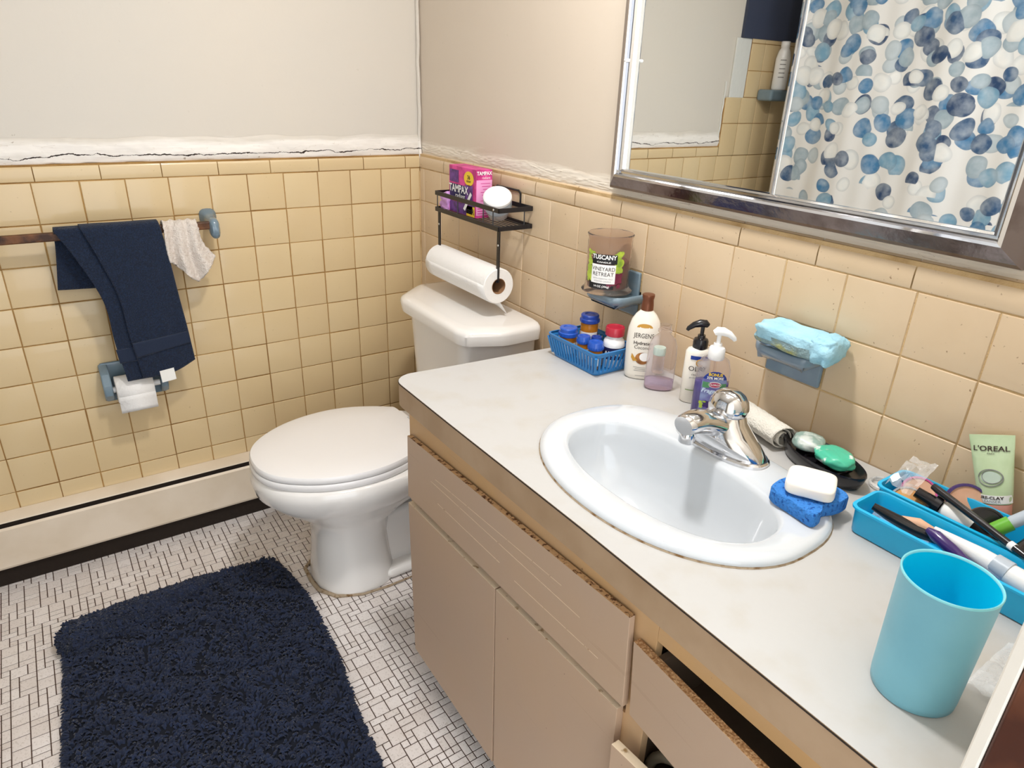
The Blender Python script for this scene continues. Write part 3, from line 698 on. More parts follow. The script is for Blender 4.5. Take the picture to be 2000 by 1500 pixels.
while cnt < 15000:
    x = rr.uniform(-1.345, -.69); y = rr.uniform(-1.45, -.31)
    if not inside(x, y): continue
    cnt += 1; z = FZ+.006+ridge(x, y)
    a = 3.2*noise.noise(Vector((x*9, y*9, 3)))*PI+rr.uniform(-.8, .8); ln = rr.uniform(.010, .019); r = rr.uniform(.0020, .0030)
    dx, dy = math.cos(a), math.sin(a); h = rr.uniform(.007, .013)
    c = [(x, y, z), (x+dx*ln*.35, y+dy*ln*.35, z+h), (x+dx*ln*.75, y+dy*ln*.75, z+h*1.15), (x+dx*ln, y+dy*ln, z+h*.75)]
    px_, py_ = -dy, dx; V = []
    for k, (cx, cy2, cz) in enumerate(c):
        q = r*(.8, 1.1, 1.1, .35)[k]
        V += [(cx+px_*q, cy2+py_*q, cz), (cx, cy2, cz+q), (cx-px_*q, cy2-py_*q, cz), (cx, cy2, cz-q)]
    f = [(k*4+m_, k*4+(m_+1) % 4, (k+1)*4+(m_+1) % 4, (k+1)*4+m_) for k in range(3) for m_ in range(4)]+[(12, 13, 14, 15)]
    w.add(V, f)
# rolled-over far left edge
RA, RB = Vector((-1.290, -.438, FZ+.030)), Vector((-.90, -.352, FZ+.010))
rdir = (RB-RA).normalized(); rsd = Vector((-rdir.y, rdir.x, 0))
for k in range(6500):
    t = rr.random()**.9; c = RA.lerp(RB, t); rad = .038*(1-t)**.6+.006; a = rr.uniform(-.5, 1.5)*PI
    nrm = rsd*math.cos(a)+Vector((0, 0, 1))*math.sin(a); p = c+nrm*rad; tg_ = rdir.cross(nrm)
    d1 = (nrm*rr.uniform(.2, .8)+tg_*rr.uniform(-1, 1)+rdir*rr.uniform(-1, 1)).normalized(); ln = rr.uniform(.008, .014)
    if p.z < FZ+.004: continue
    w.tube([p-nrm*.006, p+d1*ln*.4+nrm*.003, p+d1*ln], [.0026, .0034, .0016], 5)
w.tube([RA-rdir*.012, RA, RA.lerp(RB, .5), RB], [.016, .036, .026, .006], 14)
for k in range(900):
    nrm = Vector((rr.gauss(0, 1), rr.gauss(0, 1), rr.gauss(0, 1))).normalized()
    if nrm.dot(rdir) > .1: continue
    p = RA+nrm*.036*(1+.35*nrm.dot(rdir)); q2 = Vector((rr.uniform(-1, 1), rr.uniform(-1, 1), rr.uniform(-1, 1)))*.006
    if p.z < FZ+.004: continue
    w.tube([p-nrm*.008, p+nrm*.003+q2*.5, p+nrm*.007+q2], [.003, .0036, .0018], 5)
# tufts overhanging the edge
n = len(outline)
for i in range(n):
    (xa, ya), (xb, yb) = outline[i], outline[(i+1) % n]; L_ = math.hypot(xb-xa, yb-ya)
    for k in range(int(L_/.0022)):
        t = rr.random(); x, y = xa+(xb-xa)*t, ya+(yb-ya)*t; nx, ny = -(yb-ya)/L_, (xb-xa)/L_
        if inside(x+nx*.01, y+ny*.01): nx, ny = -nx, -ny
        ln = rr.uniform(.004, .013); z = FZ+.004+ridge(x, y)*.9+rr.uniform(0, .008); r = rr.uniform(.0025, .0035); sk_ = rr.uniform(-.5, .5)
        w.tube([(x-nx*.006, y-ny*.006, z), (x+nx*ln*.5, y+ny*ln*.5, z+.004), (x+nx*ln-ny*ln*sk_, y+ny*ln+nx*ln*sk_, z-.001)], [r, r, r*.5], 5)
o = loc(w.obj('pile', ['navy_shag'], rg, smooth=70)); o['kind'] = 'stuff'

# ================================================================ TOWEL BAR, TOWELS, PAPER HOLDER
tb = thing('towel_bar', 'brown wooden towel bar on blue ceramic brackets across the yellow tiled wall', 'towel bar', (-1.0, 0, .965))
w = MB(); w.box(-1.36, -.082, .952, -.722, -.064, .974); loc(w.obj('rod', ['old_wood'], tb, smooth=0, bevel=.003))
for bx in (-.712, -1.372):
    w = MB(); Rr = []
    for (yy, cz, ww, hh) in ((0.0, .975, .024, .024), (-.010, .975, .023, .024), (-.018, .973, .016, .017), (-.035, .968, .014, .017), (-.058, .961, .0145, .020), (-.068, .955, .0145, .029), (-.086, .953, .0135, .028), (-.094, .953, .008, .018)):
        ring = []
        for k in range(20):
            a = 2*PI*k/20; c, s = math.cos(a), math.sin(a)
            ring.append((bx+math.copysign(abs(c)**.7, c)*ww, yy, cz+math.copysign(abs(s)**.7, s)*hh))
        Rr.append(ring)
    w.rings(Rr); loc(w.obj('bracket', ['blue_ceramic'], tb, smooth=50))
def cloth(name, left, right, m, parent, nu=40, nv=60, th=.004, fold=None, rag=0, seed=0):
    """sheet between two 3-D polylines"""
    def samp(pl, t):
        t *= len(pl)-1; i = min(int(t), len(pl)-2); f = t-i
        p0, p1, p2, p3 = (Vector(pl[max(0, min(len(pl)-1, i+d))]) for d in (-1, 0, 1, 2))
        return .5*((2*p1)+(-p0+p2)*f+(2*p0-5*p1+4*p2-p3)*f*f+(-p0+3*p1-3*p2+p3)*f**3)
    P = []
    for i in range(nv+1):
        a, c = samp(left, i/nv), samp(right, i/nv); row = []
        for j in range(nu+1):
            u = j/nu; p = a.lerp(c, u); vv = i/nv
            if fold: p = p+Vector(fold(u, vv))
            p.y += .0016*noise.noise(Vector((u*6, vv*9, seed)))
            if rag and (i == nv or i == 0 or j in (0, nu)): p.z += rag*noise.noise(Vector((u*30, vv*30, seed))); p.x += rag*noise.noise(Vector((vv*30, u*30, seed+5)))
            row.append(tuple(p))
        P.append(row)
    w = MB(); w.grid(P); o = loc(w.obj(name, [m], parent, smooth=80, solid=th)); return o
tw = thing('hand_towel', 'folded dark navy hand towel hanging over the wooden bar', 'towel', (-.98, -.075, .98))
YF, YB = -.092, -.052
cloth('back_layer', [(-1.108, -.090, .974), (-1.106, -.073, .984), (-1.108, -.056, .974), (-1.112, -.050, .92), (-1.128, -.048, .815)],
      [(-.862, -.090, .976), (-.860, -.073, .985), (-.860, -.056, .974), (-.875, -.050, .92), (-.90, -.048, .800)], 'navy_terry', tw, nv=40, th=.006)
cloth('under_fold', [(-1.106, -.080, .982), (-1.104, -.090, .972), (-1.07, YF-.003, .90), (-1.030, YF-.006, .78), (-1.024, YF-.008, .66), (-1.012, YF-.010, .54)],
      [(-.95, -.080, .984), (-.95, -.090, .972), (-.95, YF-.003, .90), (-.94, YF-.006, .78), (-.93, YF-.008, .66), (-.93, YF-.010, .54)], 'navy_terry', tw, th=.007, seed=2)
cloth('front_fold', [(-1.050, -.076, .989), (-1.045, -.098, .976), (-1.02, YF-.012, .90), (-.992, YF-.014, .79), (-.985, YF-.016, .67), (-.972, YF-.018, .545)],
      [(-.862, -.076, .988), (-.858, -.096, .974), (-.850, YF-.010, .90), (-.842, YF-.012, .79), (-.832, YF-.014, .67), (-.826, YF-.016, .575)], 'navy_terry', tw, th=.007, seed=4,
      fold=lambda u, t: (0, -.003*math.sin(u*PI), (-.014*math.sin(u*PI)*(t > .8)*(t-.8)*5)))
cloth('woven_band', [(-.983, YF-.0245, .655), (-.981, YF-.0245, .63), (-.978, YF-.0245, .610)], [(-.834, YF-.0225, .668), (-.832, YF-.0225, .648), (-.830, YF-.0225, .632)], 'navy_band', tw, nu=30, nv=6, th=.002, seed=4)
cloth('woven_band', [(-1.026, YF-.0125, .640), (-1.024, YF-.013, .62), (-1.022, YF-.0135, .598)], [(-.975, YF-.0128, .640), (-.974, YF-.013, .62), (-.973, YF-.0135, .598)], 'navy_band', tw, nu=20, nv=6, th=.002, seed=4)
w = MB(); w.add([(-.928, YF-.028, .560), (-.889, YF-.028, .564), (-.887, YF-.030, .528), (-.926, YF-.030, .524)], [(0, 1, 2, 3)])
tg = loc(w.obj('care_tag', ['tag_white'], tw, smooth=0, solid=.0015)); plabel(tg, 'white care tag on the towel hem')
wc = thing('washcloth', 'small beige terry washcloth draped over the bar beside the navy towel', 'washcloth', (-.8, -.075, .98))
cloth('cloth', [(-.850, -.055, .955), (-.850, -.060, .976), (-.849, -.074, .985), (-.850, -.090, .973), (-.852, -.096, .92), (-.848, -.098, .872)],
      [(-.762, -.055, .955), (-.762, -.060, .975), (-.760, -.074, .984), (-.760, -.090, .972), (-.752, -.096, .925), (-.722, -.098, .885)], 'beige_terry', wc, nu=50, nv=60, th=.005, rag=.003, seed=9,
      fold=lambda u, t: (0, -.022*max(0, t-.30)*math.sin(u*15+t*2.5)-.003*math.sin(u*14), -.075*max(0, (t-.5)/.5)**1.2*max(0, 1-abs(u-.55)/.5)-.004*abs(math.sin(u*12))))
# toilet paper holder (wall ceramic with two posts)
th = thing('toilet_paper_holder', 'blue-grey ceramic toilet paper holder below the navy towel', 'toilet paper holder', (-.985, 0, .5))
w = MB(); w.box(-1.072, -.010, .448, -.905, .0, .572); loc(w.obj('back_plate', ['blue_ceramic'], th, smooth=0, bevel=.005, bseg=3))
for sx, x0_, x1_ in ((-1, -1.076, -1.052), (1, -.924, -.904)):
    w = MB(); w.rings([[(x, 0, .455), (x, -.010, .452), (x, -.055, .470), (x, -.070, .49), (x, -.070, .520), (x, -.050, .550), (x, -.010, .568), (x, 0, .568)] for x in (x0_, x1_)]); loc(w.obj('post', ['blue_ceramic'], th, smooth=30, bevel=.004, bseg=3))
w = MB(); w.tube([(-1.052, -.056, .502), (-.926, -.056, .502)], .009, 16); loc(w.obj('spindle', ['white_plastic'], th))
tp = thing('toilet_paper_roll', 'small white toilet paper roll on the blue ceramic wall holder', 'toilet paper', (-.99, -.056, .5))
w = MB(); rot = Matrix.Rotation(PI/2, 3, 'Y')
w.lathe([(.018, -.049), (.038, -.049), (.040, -.047), (.040, .047), (.038, .049), (.018, .049)], (-.996, -.056, .500), 40, ax=rot, cap0=False, cap1=False); loc(w.obj('roll', ['paper'], tp, smooth=40))
w = MB(); P = []
for i in range(14):
    a = 1.9-i*.16; y, z = -.056-.0415*math.sin(PI-a)*1.0, .500+.0415*math.cos(PI-a)*-1
    P.append([(-1.044, y, z), (-.946, y, z)])
P += [[(-1.044, -.0985, .500-.012*k), (-.946, -.0985, .500-.012*k+.001)] for k in range(1, 6)]
w.grid(P); loc(w.obj('loose_sheet', ['paper'], tp, smooth=60, solid=.0008))

# ================================================================ RACK over the toilet with paper towel
rk = thing('wall_rack', 'black metal wire rack with paper towel bar on the wall above the toilet tank', 'rack', (-.06, -.5, 1.0))
ya, yb, xf, zt, zb_ = -.325, -.680, -.116, 1.052, 1.004
def band_rect(b, z0, z1, th_=.003):
    for (x0_, y0_, x1_, y1_) in ((xf, ya, xf+th_, yb), (-.006, ya, -.003, yb), (xf, ya, -.003, ya-th_), (xf, yb+th_, -.003, yb)): b.box(x0_, y0_, z0, x1_, y1_, z1)
w = MB(); band_rect(w, zt, zt+.013); loc(w.obj('guard_rail', ['black_metal'], rk, smooth=0, bevel=.001))
w = MB(); band_rect(w, zb_, zb_+.013); loc(w.obj('tray_frame', ['black_metal'], rk, smooth=0, bevel=.001))
w = MB()
for k in range(1, 9): xk = xf+.0135*k; w.tube([(xk, ya, zb_+.006), (xk, yb, zb_+.006)], .0016, 6)
loc(w.obj('tray_wire', ['black_metal'], rk))
for x, y in ((xf+.002, ya-.012), (xf+.002, -.46), (xf+.002, -.60), (xf+.002, yb+.03), (-.03, yb+.002), (-.03, ya-.002), (-.006, -.5)):
    w = MB(); w.tube([(x, y, zb_+.01), (x, y, zt+.002)], .0016, 6); loc(w.obj('upright_wire', ['black_metal'], rk))
w = MB(); w.tube([(-.004, -.49, zt+.01), (-.004, -.49, zt+.038), (-.004, -.50, zt+.045), (-.004, -.61, zt+.045), (-.004, -.62, zt+.038), (-.004, -.62, zt+.01)], .0028, 8); loc(w.obj('hanging_loop', ['black_metal'], rk, smooth=60))
for y in (-.338, -.672):
    w = MB(); w.box(-.110, y-.006, .862, -.1065, y+.006, zb_+.004); loc(w.obj('arm', ['black_metal'], rk, smooth=0))
    for z in (.965,):
        w = MB(); w.lathe([(.0035, 0), (.0025, .0015), (0, .002)], (-.110, y, z), 12, ax=Matrix.Rotation(-PI/2, 3, 'Y')); loc(w.obj('rivet', ['steel_pin'], rk))
w = MB(); w.tube([(-.108, -.338, .865), (-.108, -.672, .865)], .006, 12); loc(w.obj('towel_rod', ['black_metal'], rk))
w = MB(); w.lathe([(.0035, 0), (.0025, .0015), (0, .002)], (xf-.0005, -.655, zt+.0065), 12, ax=Matrix.Rotation(-PI/2, 3, 'Y')); loc(w.obj('rivet', ['steel_pin'], rk))
pt = thing('paper_towel_roll', 'white paper towel roll hanging from the black rack over the toilet tank', 'paper towels', (-.1, -.5, .85))
rotx = Matrix.Rotation(-PI/2, 3, 'X')
w = MB(); rtp = Vector((-.104, -.500, .8495)); w.lathe([(.0225, -.172), (.048, -.172), (.050, -.170), (.0505, -.1), (.050, .0), (.0505, .1), (.050, .170), (.048, .172), (.0225, .172), (.0225, -.172)], rtp, 56, ax=rotx, cap0=False, cap1=False); loc(w.obj('roll', ['paper'], pt, smooth=40))
w = MB(); w.lathe([(.0225, -.1725), (.021, -.1725), (.021, .1725), (.0225, .1725)], rtp, 32, ax=rotx, cap0=False, cap1=False); loc(w.obj('cardboard_tube', ['cardboard'], pt))
w = MB(); P = []
for i in range(12):
    a = PI*.95+i*.055*PI; P.append([(rtp.x+.0508*math.cos(a), rtp.y+.17-.34*j/10, rtp.z+.0508*math.sin(a)) for j in range(11)])
lx, lz = P[-1][0][0], P[-1][0][2]
for k in range(1, 4): P.append([(lx+.004*k+.004*k*(j/10), rtp.y+.17-.34*j/10, lz-(.003+.009*(j/10)**3)*k) for j in range(11)])
w.grid(P); loc(w.obj('loose_sheet', ['paper'], pt, smooth=60, solid=.0008))
# tampon box
bx = thing('tampon_box', 'pink and purple tampon carton standing in the black rack', 'box', (-.075, -.47, zb_+.014))
w = MB(); X0, X1, YA, YBb, ZA, ZB = -.094, -.040, -.375, -.528, zb_+.0085, 1.146
w.box(X0, YBb, ZA, X1, YA, ZB); loc(w.obj('carton', ['pink_card'], bx, smooth=0, bevel=.0008))
fm = lambda u, v_: (X0-.0006, -.4515-u, v_)       # front face (u to the right in view)
fm2 = lambda u, v_: (X0-.0010, -.4515-u, v_)
fm3 = lambda u, v_: (X0-.0014, -.4515-u, v_)
w = MB(); patch(fm, -.072, .03, 1.055, 1.095, 4, 2, 0, w); loc(w.obj('name_panel', ['dark_navy_print'], bx, smooth=0))
w = MB(); patch(fm, -.072, .072, ZA+.001, 1.055, 4, 2, 0, w); loc(w.obj('purple_panel', ['purple_card'], bx, smooth=0))
w = MB(); patch(fm, -.072, -.02, 1.10, 1.135, 4, 2, 0, w); loc(w.obj('tampon_picture', ['purple_card'], bx, smooth=0))
w = MB(); patch(fm2, .02, .06, 1.02, 1.10, 2, 2, 0, w); loc(w.obj('tampon_picture', ['purple_card'], bx, smooth=0))
w = MB(); w.add([fm3(a, b) for a, b in ((.008, 1.03), (.018, 1.025), (.056, 1.075), (.048, 1.082))], [(0, 1, 2, 3)]); loc(w.obj('wrapper_stripe', ['white_print'], bx, smooth=0))
w = MB(); ellpatch(fm2, .038, 1.118, .027, .020, mb=w); loc(w.obj('yellow_burst', ['yellow_print'], bx, smooth=0))
loc(lettering('lettering', '36', .016, lambda u, v_: fm3(u+.038, v_+1.121), 'black_print', bx, .0004)); loc(lettering('lettering', 'COUNT', .007, lambda u, v_: fm3(u+.038, v_+1.110), 'black_print', bx, .0002))
loc(lettering('lettering', 'TAMPAX', .030, lambda u, v_: fm3(u*.92-.020, v_+1.082), 'white_print', bx, .0006))
loc(lettering('lettering', 'radiant', .020, lambda u, v_: fm3(u-.010, v_+1.063), 'white_print', bx, .0002))
w = MB(); patch(fm2, -.06, .0, 1.045, 1.051, 2, 1, 0, w); loc(w.obj('red_strip', ['red_oval'], bx, smooth=0))
w = MB(); patch(fm2, .026, .072, ZA+.001, ZA+.030, 2, 1, 0, w); loc(w.obj('size_sticker', ['yellow_print'], bx, smooth=0))
loc(lettering('lettering', 'R', .022, lambda u, v_: fm3(u+.062, v_+ZA+.015), 'black_print', bx, .0006))
loc(lettering('lettering', 'REGULAR\nABSORBENCY', .006, lambda u, v_: fm3(u+.040, v_+ZA+.015), 'black_print', bx, .0001))
sm = lambda u, v_: (-.067+u, YBb-.0006, v_); sm2 = lambda u, v_: (-.067+u, YBb-.0010, v_)
w = MB(); patch(sm, -.026, .026, 1.02, 1.118, 2, 2, 0, w); loc(w.obj('side_panel', ['pink_light'], bx, smooth=0))
loc(lettering('lettering', 'TAMPAX', .014, lambda u, v_: sm2(u*.9, v_+1.136), 'white_print', bx, .0004)); loc(lettering('lettering', 'radiant', .010, lambda u, v_: sm2(u+.006, v_+1.124), 'white_print', bx))
w = MB()
for k in range(7): patch(sm2, -.012+.004*(k % 3), .020, 1.108-.008*k, 1.1095-.008*k, 1, 1, 0, w)
for k in range(4): patch(sm2, -.022, .022, 1.045-.007*k, 1.0475-.007*k, 1, 1, 0, w)
loc(w.obj('printed_lines', ['pink_deep'], bx, smooth=0))
w = MB(); P = []
for i in range(8):
    P.append([(-.098+.003*math.sin(i*2+j), -.335-.045*j/5+.004*math.sin(i), zb_+.010+.055*i/7*(.75+.25*j/5)) for j in range(6)])
w.grid(P); tag(w.obj('wrapped_pad', ['lilac_wrap'], smooth=30, solid=.012, bevel=.002), 'lilac wrapped pad at the left end of the black rack', 'pad')
# round white jar leaning on the rack
jr = thing('white_jar', 'small round jar with glossy white lid and grey band leaning in the black rack', 'jar', (-.070, -.605, 1.045), rot=(0, 0, 0))
jax = Vector((0, 0, 1)).rotation_difference(Vector((-.36, -.46, .82)).normalized()).to_matrix(); jc = Vector((-.048, -.574, 1.038))
w = MB(); w.lathe([(.026, -.014), (.030, -.010), (.036, .012), (.037, .016)], jc, 36, ax=jax); loc(w.obj('jar_body', ['crystal_plastic'], jr))
w = MB(); w.lathe([(.038, .016), (.040, .020), (.040, .046), (.039, .048)], jc, 40, ax=jax); loc(w.obj('grey_band', ['grey_plastic'], jr))
w = MB(); w.lathe([(.040, .048), (.041, .050), (.040, .056), (.036, .060), (.02, .0625), (0, .063)], jc, 40, ax=jax, cap1=False); loc(w.obj('lid', ['white_plastic'], jr))

# ================================================================ SOAP DISHES on wall_right
def dish(name, label, yA, yB, zA, zB, sy0, sy1, depth, sz, m):
    t = thing(name, label, 'soap dish', (0, (yA+yB)/2, zA), group='blue ceramic wall soap dishes')
    w = MB(); w.box(-.007, yB+.002, zA+.002, .002, yA-.002, zB-.002); loc(w.obj('back_plate', [m], t, smooth=0, bevel=.004, bseg=3))
    w = MB(); zt_, zl = sz+.016, sz
    def rr_(ins, z): 
        p = [(0, sy0-ins), (-depth*.72, sy0-ins), (-depth+ins, sy0-.022), (-depth+ins, sy1+.022), (-depth*.72, sy1+ins), (0, sy1+ins)]
        o_ = []
        for i in range(len(p)):
            a = Vector(p[i]); 
            if i in (0, 5): o_.append((a.x, a.y, z)); continue
            p0, p2 = Vector(p[i-1]), Vector(p[i+1]); d = .010
            for u in (0, .5, 1):
                q = (a+(p0-a).normalized()*d)*(1-u)**2+a*2*u*(1-u)+(a+(p2-a).normalized()*d)*u*u; o_.append((q.x, q.y, z))
        return o_
    w.rings([rr_(.020, zl-.014), rr_(.004, zl-.002), rr_(0, zl+.004), rr_(0, zt_-.002), rr_(.002, zt_), rr_(.006, zt_), rr_(.008, zt_-.003), rr_(.012, zl+.004)]); loc(w.obj('tray', [m], t, smooth=50))
    return t
dl = dish('soap_dish', 'blue ceramic soap dish on the wall holding the jar candle', -.996, -1.117, .8725, .982, -1.015, -1.140, .098, .918, 'blue_ceramic')
dr = dish('soap_dish', 'blue-grey ceramic soap dish on the wall under the torn aqua sponge', -1.4786, -1.599, .8725, .982, -1.474, -1.602, .062, .925, 'blue_ceramic_b')
# torn aqua sponge
sp = thing('bath_sponge', 'torn pale aqua bath sponge with a grimy underside lying on the right wall dish', 'sponge', (-.05, -1.57, .945))
def lump(name, c, sx, sy, sz, m, parent, seed=0, amp=.12, ex=4., rz=0, n1=24, n2=44, split=None):
    P = []; Rm = Matrix.Rotation(rz, 3, 'Z')
    for i in range(n1+1):
        ph = -PI/2+PI*i/n1; row = []
        for j in range(n2):
            th_ = 2*PI*j/n2; q = lambda x: math.copysign(abs(x)**(2/ex), x)
            d = Vector((q(math.cos(ph))*q(math.cos(th_)), q(math.cos(ph))*q(math.sin(th_)), q(math.sin(ph))))
            k = 1+amp*noise.noise(d*1.7+Vector((seed, seed, 0)))+amp*.35*noise.noise(d*6+Vector((0, seed, 0)))
            p = Rm @ Vector((d.x*sx*k, d.y*sy*k, d.z*sz*k)); row.append(tuple(p+Vector(c)))
        P.append(row)
    w = MB(); w.rings(P, 0, True, True)
    if split:
        w.m = [1 if (sum(w.v[i][2] for i in f)/len(f)) < split(w.v[f[0]]) else 0 for f in w.f]
    return loc(w.obj(name, m, parent, smooth=60))
lump('sponge_body', (-.050, -1.558, .970), .036, .066, .021, ['sponge_aqua', 'sponge_aqua_dark'], sp, 3, .16, 4.5, rz=.03, split=lambda p: .968-.05*(p[1]+1.57) if p[1] > -1.61 else 0)
lump('sponge_end', (-.047, -1.622, .970), .038, .024, .024, ['sponge_aqua'], sp, 8, .2, 3.5, rz=.1)

# ================================================================ CANDLE
cd = thing('jar_candle', 'large dark red jar candle with a printed label on the left wall dish', 'candle', (-.068, -1.072, .937), rz=math.radians(-55))
r_ = .0505
w = MB(); w.lathe([(.046, .0), (.058, .0015), (.059, .004), (.052, .010), (.049, .03), (r_, .06), (r_, .115), (.050, .124), (.052, .129), (.053, .132), (.051, .134), (.049, .132), (.048, .12), (.048, .012), (0, .008)], (0, 0, 0), 56, cap1=False); w.obj('glass_jar', ['smoked_glass'], cd, smooth=45)
w = MB(); w.lathe([(.0462, .011), (.0466, .03), (.0466, .070), (.044, .073), (0, .072)], (0, 0, 0), 40, cap1=False); w.obj('wax', ['candle_wax'], cd)
cm = cylmap(r_, .0006); cm2 = cylmap(r_, .0012); cm3 = cylmap(r_, .0018)
w = MB(); rg_ = random.Random(3)
for k in range(60): 
    u = rg_.uniform(.026, .044); vv = rg_.uniform(.055, .098); ellpatch(cm, u, vv, .0045, .0045, 10, mb=w)
w.obj('green_grapes', ['green_grape'], cd); w = MB()
for k in range(40): ellpatch(cm, -rg_.uniform(.026, .044), rg_.uniform(.030, .098), .0045, .0045, 10, mb=w)
w.obj('green_grapes', ['green_grape'], cd)
w = MB()
for k in range(50): u = rg_.uniform(.012, .044); vv = rg_.uniform(.022, .052); ellpatch(cm, u, vv, .0045, .0045, 10, mb=w)
w.obj('red_grapes', ['red_grape'], cd)
w = MB(); patch(cm, -.034, .026, .014, .030, 14, 2, 0, w); w.obj('foot_label', ['black_print'], cd)
w = MB(); patch(cm2, -.028, .030, .073, .094, 14, 3, 0, w); w.obj('name_label', ['black_print'], cd)
w = MB(); patch(cm2, -.028, .028, .028, .071, 14, 4, 0, w); w.obj('scent_label', ['white_print'], cd)
lettering('lettering', 'TUSCANY', .0135, lambda u, v_: cm3(u, v_+.0875), 'white_print', cd, .0004, sx=.9)
lettering('lettering', 'CANDLE', .0045, lambda u, v_: cm3(u*1.8, v_+.0765), 'white_print', cd, .0001)
lettering('lettering', 'VINEYARD', .0125, lambda u, v_: cm3(u, v_+.061), 'brown_print', cd, 0, sx=.9)
lettering('lettering', 'RETREAT', .0125, lambda u, v_: cm3(u, v_+.049), 'brown_print', cd, 0, sx=.95)
lettering('lettering', 'WITH ESSENTIAL OILS', .0045, lambda u, v_: cm3(u, v_+.039), 'grey_print', cd, 0); lettering('lettering', 'SCENTED CANDLE', .0045, lambda u, v_: cm3(u, v_+.033), 'grey_print', cd, 0)
lettering('lettering', '14 OZ (396g)', .0065, lambda u, v_: cm3(u-.002, v_+.021), 'white_print', cd, .0001)

# ================================================================ COUNTER ITEMS
TH = -math.radians(46)     # bottles face the doorway
# blue basket
bk = thing('basket', 'small blue slotted plastic basket full of pill bottles at the back of the counter', 'basket', (-.13, -1.10, CZ))
def rrect(x0_, x1_, y0_, y1_, z, r=.012, k=4):
    out = []
    for cx, cy_, a0 in ((x1_-r, y1_-r, 0), (x0_+r, y1_-r, PI/2), (x0_+r, y0_+r, PI), (x1_-r, y0_+r, 1.5*PI)):
        for i in range(k+1): a = a0+PI/2*i/k; out.append((cx+r*math.cos(a), cy_+r*math.sin(a), z))
    return out
bx0, bx1, by0, by1 = -.172, -.072, -1.173, -1.018
w = MB(); w.rings([rrect(bx0+.001, bx1-.001, by0+.001, by1-.001, CZ+.001), rrect(bx0, bx1, by0, by1, CZ+.003), rrect(bx0+.0, bx1, by0, by1, CZ+.010)], 0, True, False)
loc(w.obj('floor_pan', ['blue_plastic'], bk, smooth=40, solid=.0015))
w = MB(); e = .010
w.rings([rrect(bx0-e+.002, bx1+e-.002, by0-e+.002, by1+e-.002, CZ+.046), rrect(bx0-e, bx1+e, by0-e, by1+e, CZ+.048), rrect(bx0-e-.002, bx1+e+.002, by0-e-.002, by1+e+.002, CZ+.056), rrect(bx0-e+.001, bx1+e-.001, by0-e+.001, by1+e-.001, CZ+.0565)], 0, False, False)
loc(w.obj('rim', ['blue_plastic'], bk, smooth=40, solid=.0018))
w = MB()
def slat(xa, ya_, xb, yb_): w.tube([(xa, ya_, CZ+.008), (xb, yb_, CZ+.048)], .0030, 6)
for k in range(17):
    t = k/16; slat(bx0, by0+(by1-by0)*t, bx0-e+.001, (by0-e)+(by1-by0+2*e)*t); slat(bx1, by0+(by1-by0)*t, bx1+e-.001, (by0-e)+(by1-by0+2*e)*t)
for k in range(10):
    t = k/9; slat(bx0+(bx1-bx0)*t, by0, (bx0-e)+(bx1-bx0+2*e)*t, by0-e+.001); slat(bx0+(bx1-bx0)*t, by1, (bx0-e)+(bx1-bx0+2*e)*t, by1+e-.001)
loc(w.obj('slotted_wall', ['blue_plastic'], bk))
def pill(name, label, x, y, r, zt_, lidh, cap='blue_lid', body='amber_plastic', group=None):
    t = thing(name, label, 'pill bottle', (x, y, CZ+.004), rz=TH, group=group); H = zt_-CZ-.004
    w = MB(); hb = H-lidh
    w.lathe([(r*.86, 0), (r*.9, .002), (r*.9, hb-.004), (r*.84, hb)], n=32); w.obj('bottle', [body], t, smooth=40)
    w = MB(); pr = [(r*.9, hb), (r, hb+.002), (r, hb+lidh*.45), (r*.93, hb+lidh*.55), (r*.93, hb+lidh-.002), (r*.86, hb+lidh), (r*.55, hb+lidh), (r*.5, hb+lidh-.0015), (0, hb+lidh-.0015)]
    w.lathe(pr, n=36, cap0=False, cap1=False)
    for k in range(18):
        a = 2*PI*k/18; w.tube([(r*1.0*math.cos(a), r*1.0*math.sin(a), hb+.003), (r*1.0*math.cos(a), r*1.0*math.sin(a), hb+lidh*.45)], .0009, 4)
    w.obj('lid', [cap], t, smooth=35)
    w = MB(); patch(cylmap(r*.9, .0004), -r*1.0, r*1.1, hb*.2, hb*.75, 10, 2, 0, w); w.obj('paper_label', ['white_print'], t)
    return t
pill('pill_bottle', 'large amber pill bottle with blue lid at the left end of the blue basket', -.148, -1.042, .0230, .850, .022, group='pill bottles in the blue basket')
pill('pill_bottle', 'tall amber pill bottle with dark blue lid at the back of the basket', -.100, -1.060, .0230, .880, .020, cap='blue_lid_dark', group='pill bottles in the blue basket')
pill('pill_bottle', 'small blue-lidded pill bottle in the middle of the basket, beside the larger amber one', -.140, -1.090, .0165, .842, .018, group='pill bottles in the blue basket')
pill('pill_bottle', 'small blue-lidded pill bottle at the front right of the basket', -.143, -1.136, .0185, .843, .019, group='pill bottles in the blue basket')
pill('pill_bottle', 'blue-capped pill bottle half hidden behind the two small ones', -.110, -1.100, .0135, .838, .016, cap='blue_lid_dark', group='pill bottles in the blue basket')
av = thing('pain_reliever_bottle', 'white pain reliever bottle with a red cap in the blue basket', 'pill bottle', (-.098, -1.147, CZ+.004), rz=TH)
w = MB(); w.lathe([(.023, 0), (.025, .002), (.025, .052), (.0235, .062), (.018, .070), (.0175, .076)], n=40); w.obj('bottle', ['white_plastic'], av, smooth=50)
w = MB(); w.lathe([(.0195, .074), (.022, .076), (.022, .092), (.0205, .095), (.017, .0955), (.016, .094), (0, .094)], n=40, cap0=False, cap1=False); w.obj('cap', ['red_lid'], av, smooth=35)
w = MB(); patch(cylmap(.025, .0004), -.035, .035, .022, .050, 16, 2, 0, w); w.obj('label_band', ['dark_navy_print'], av)
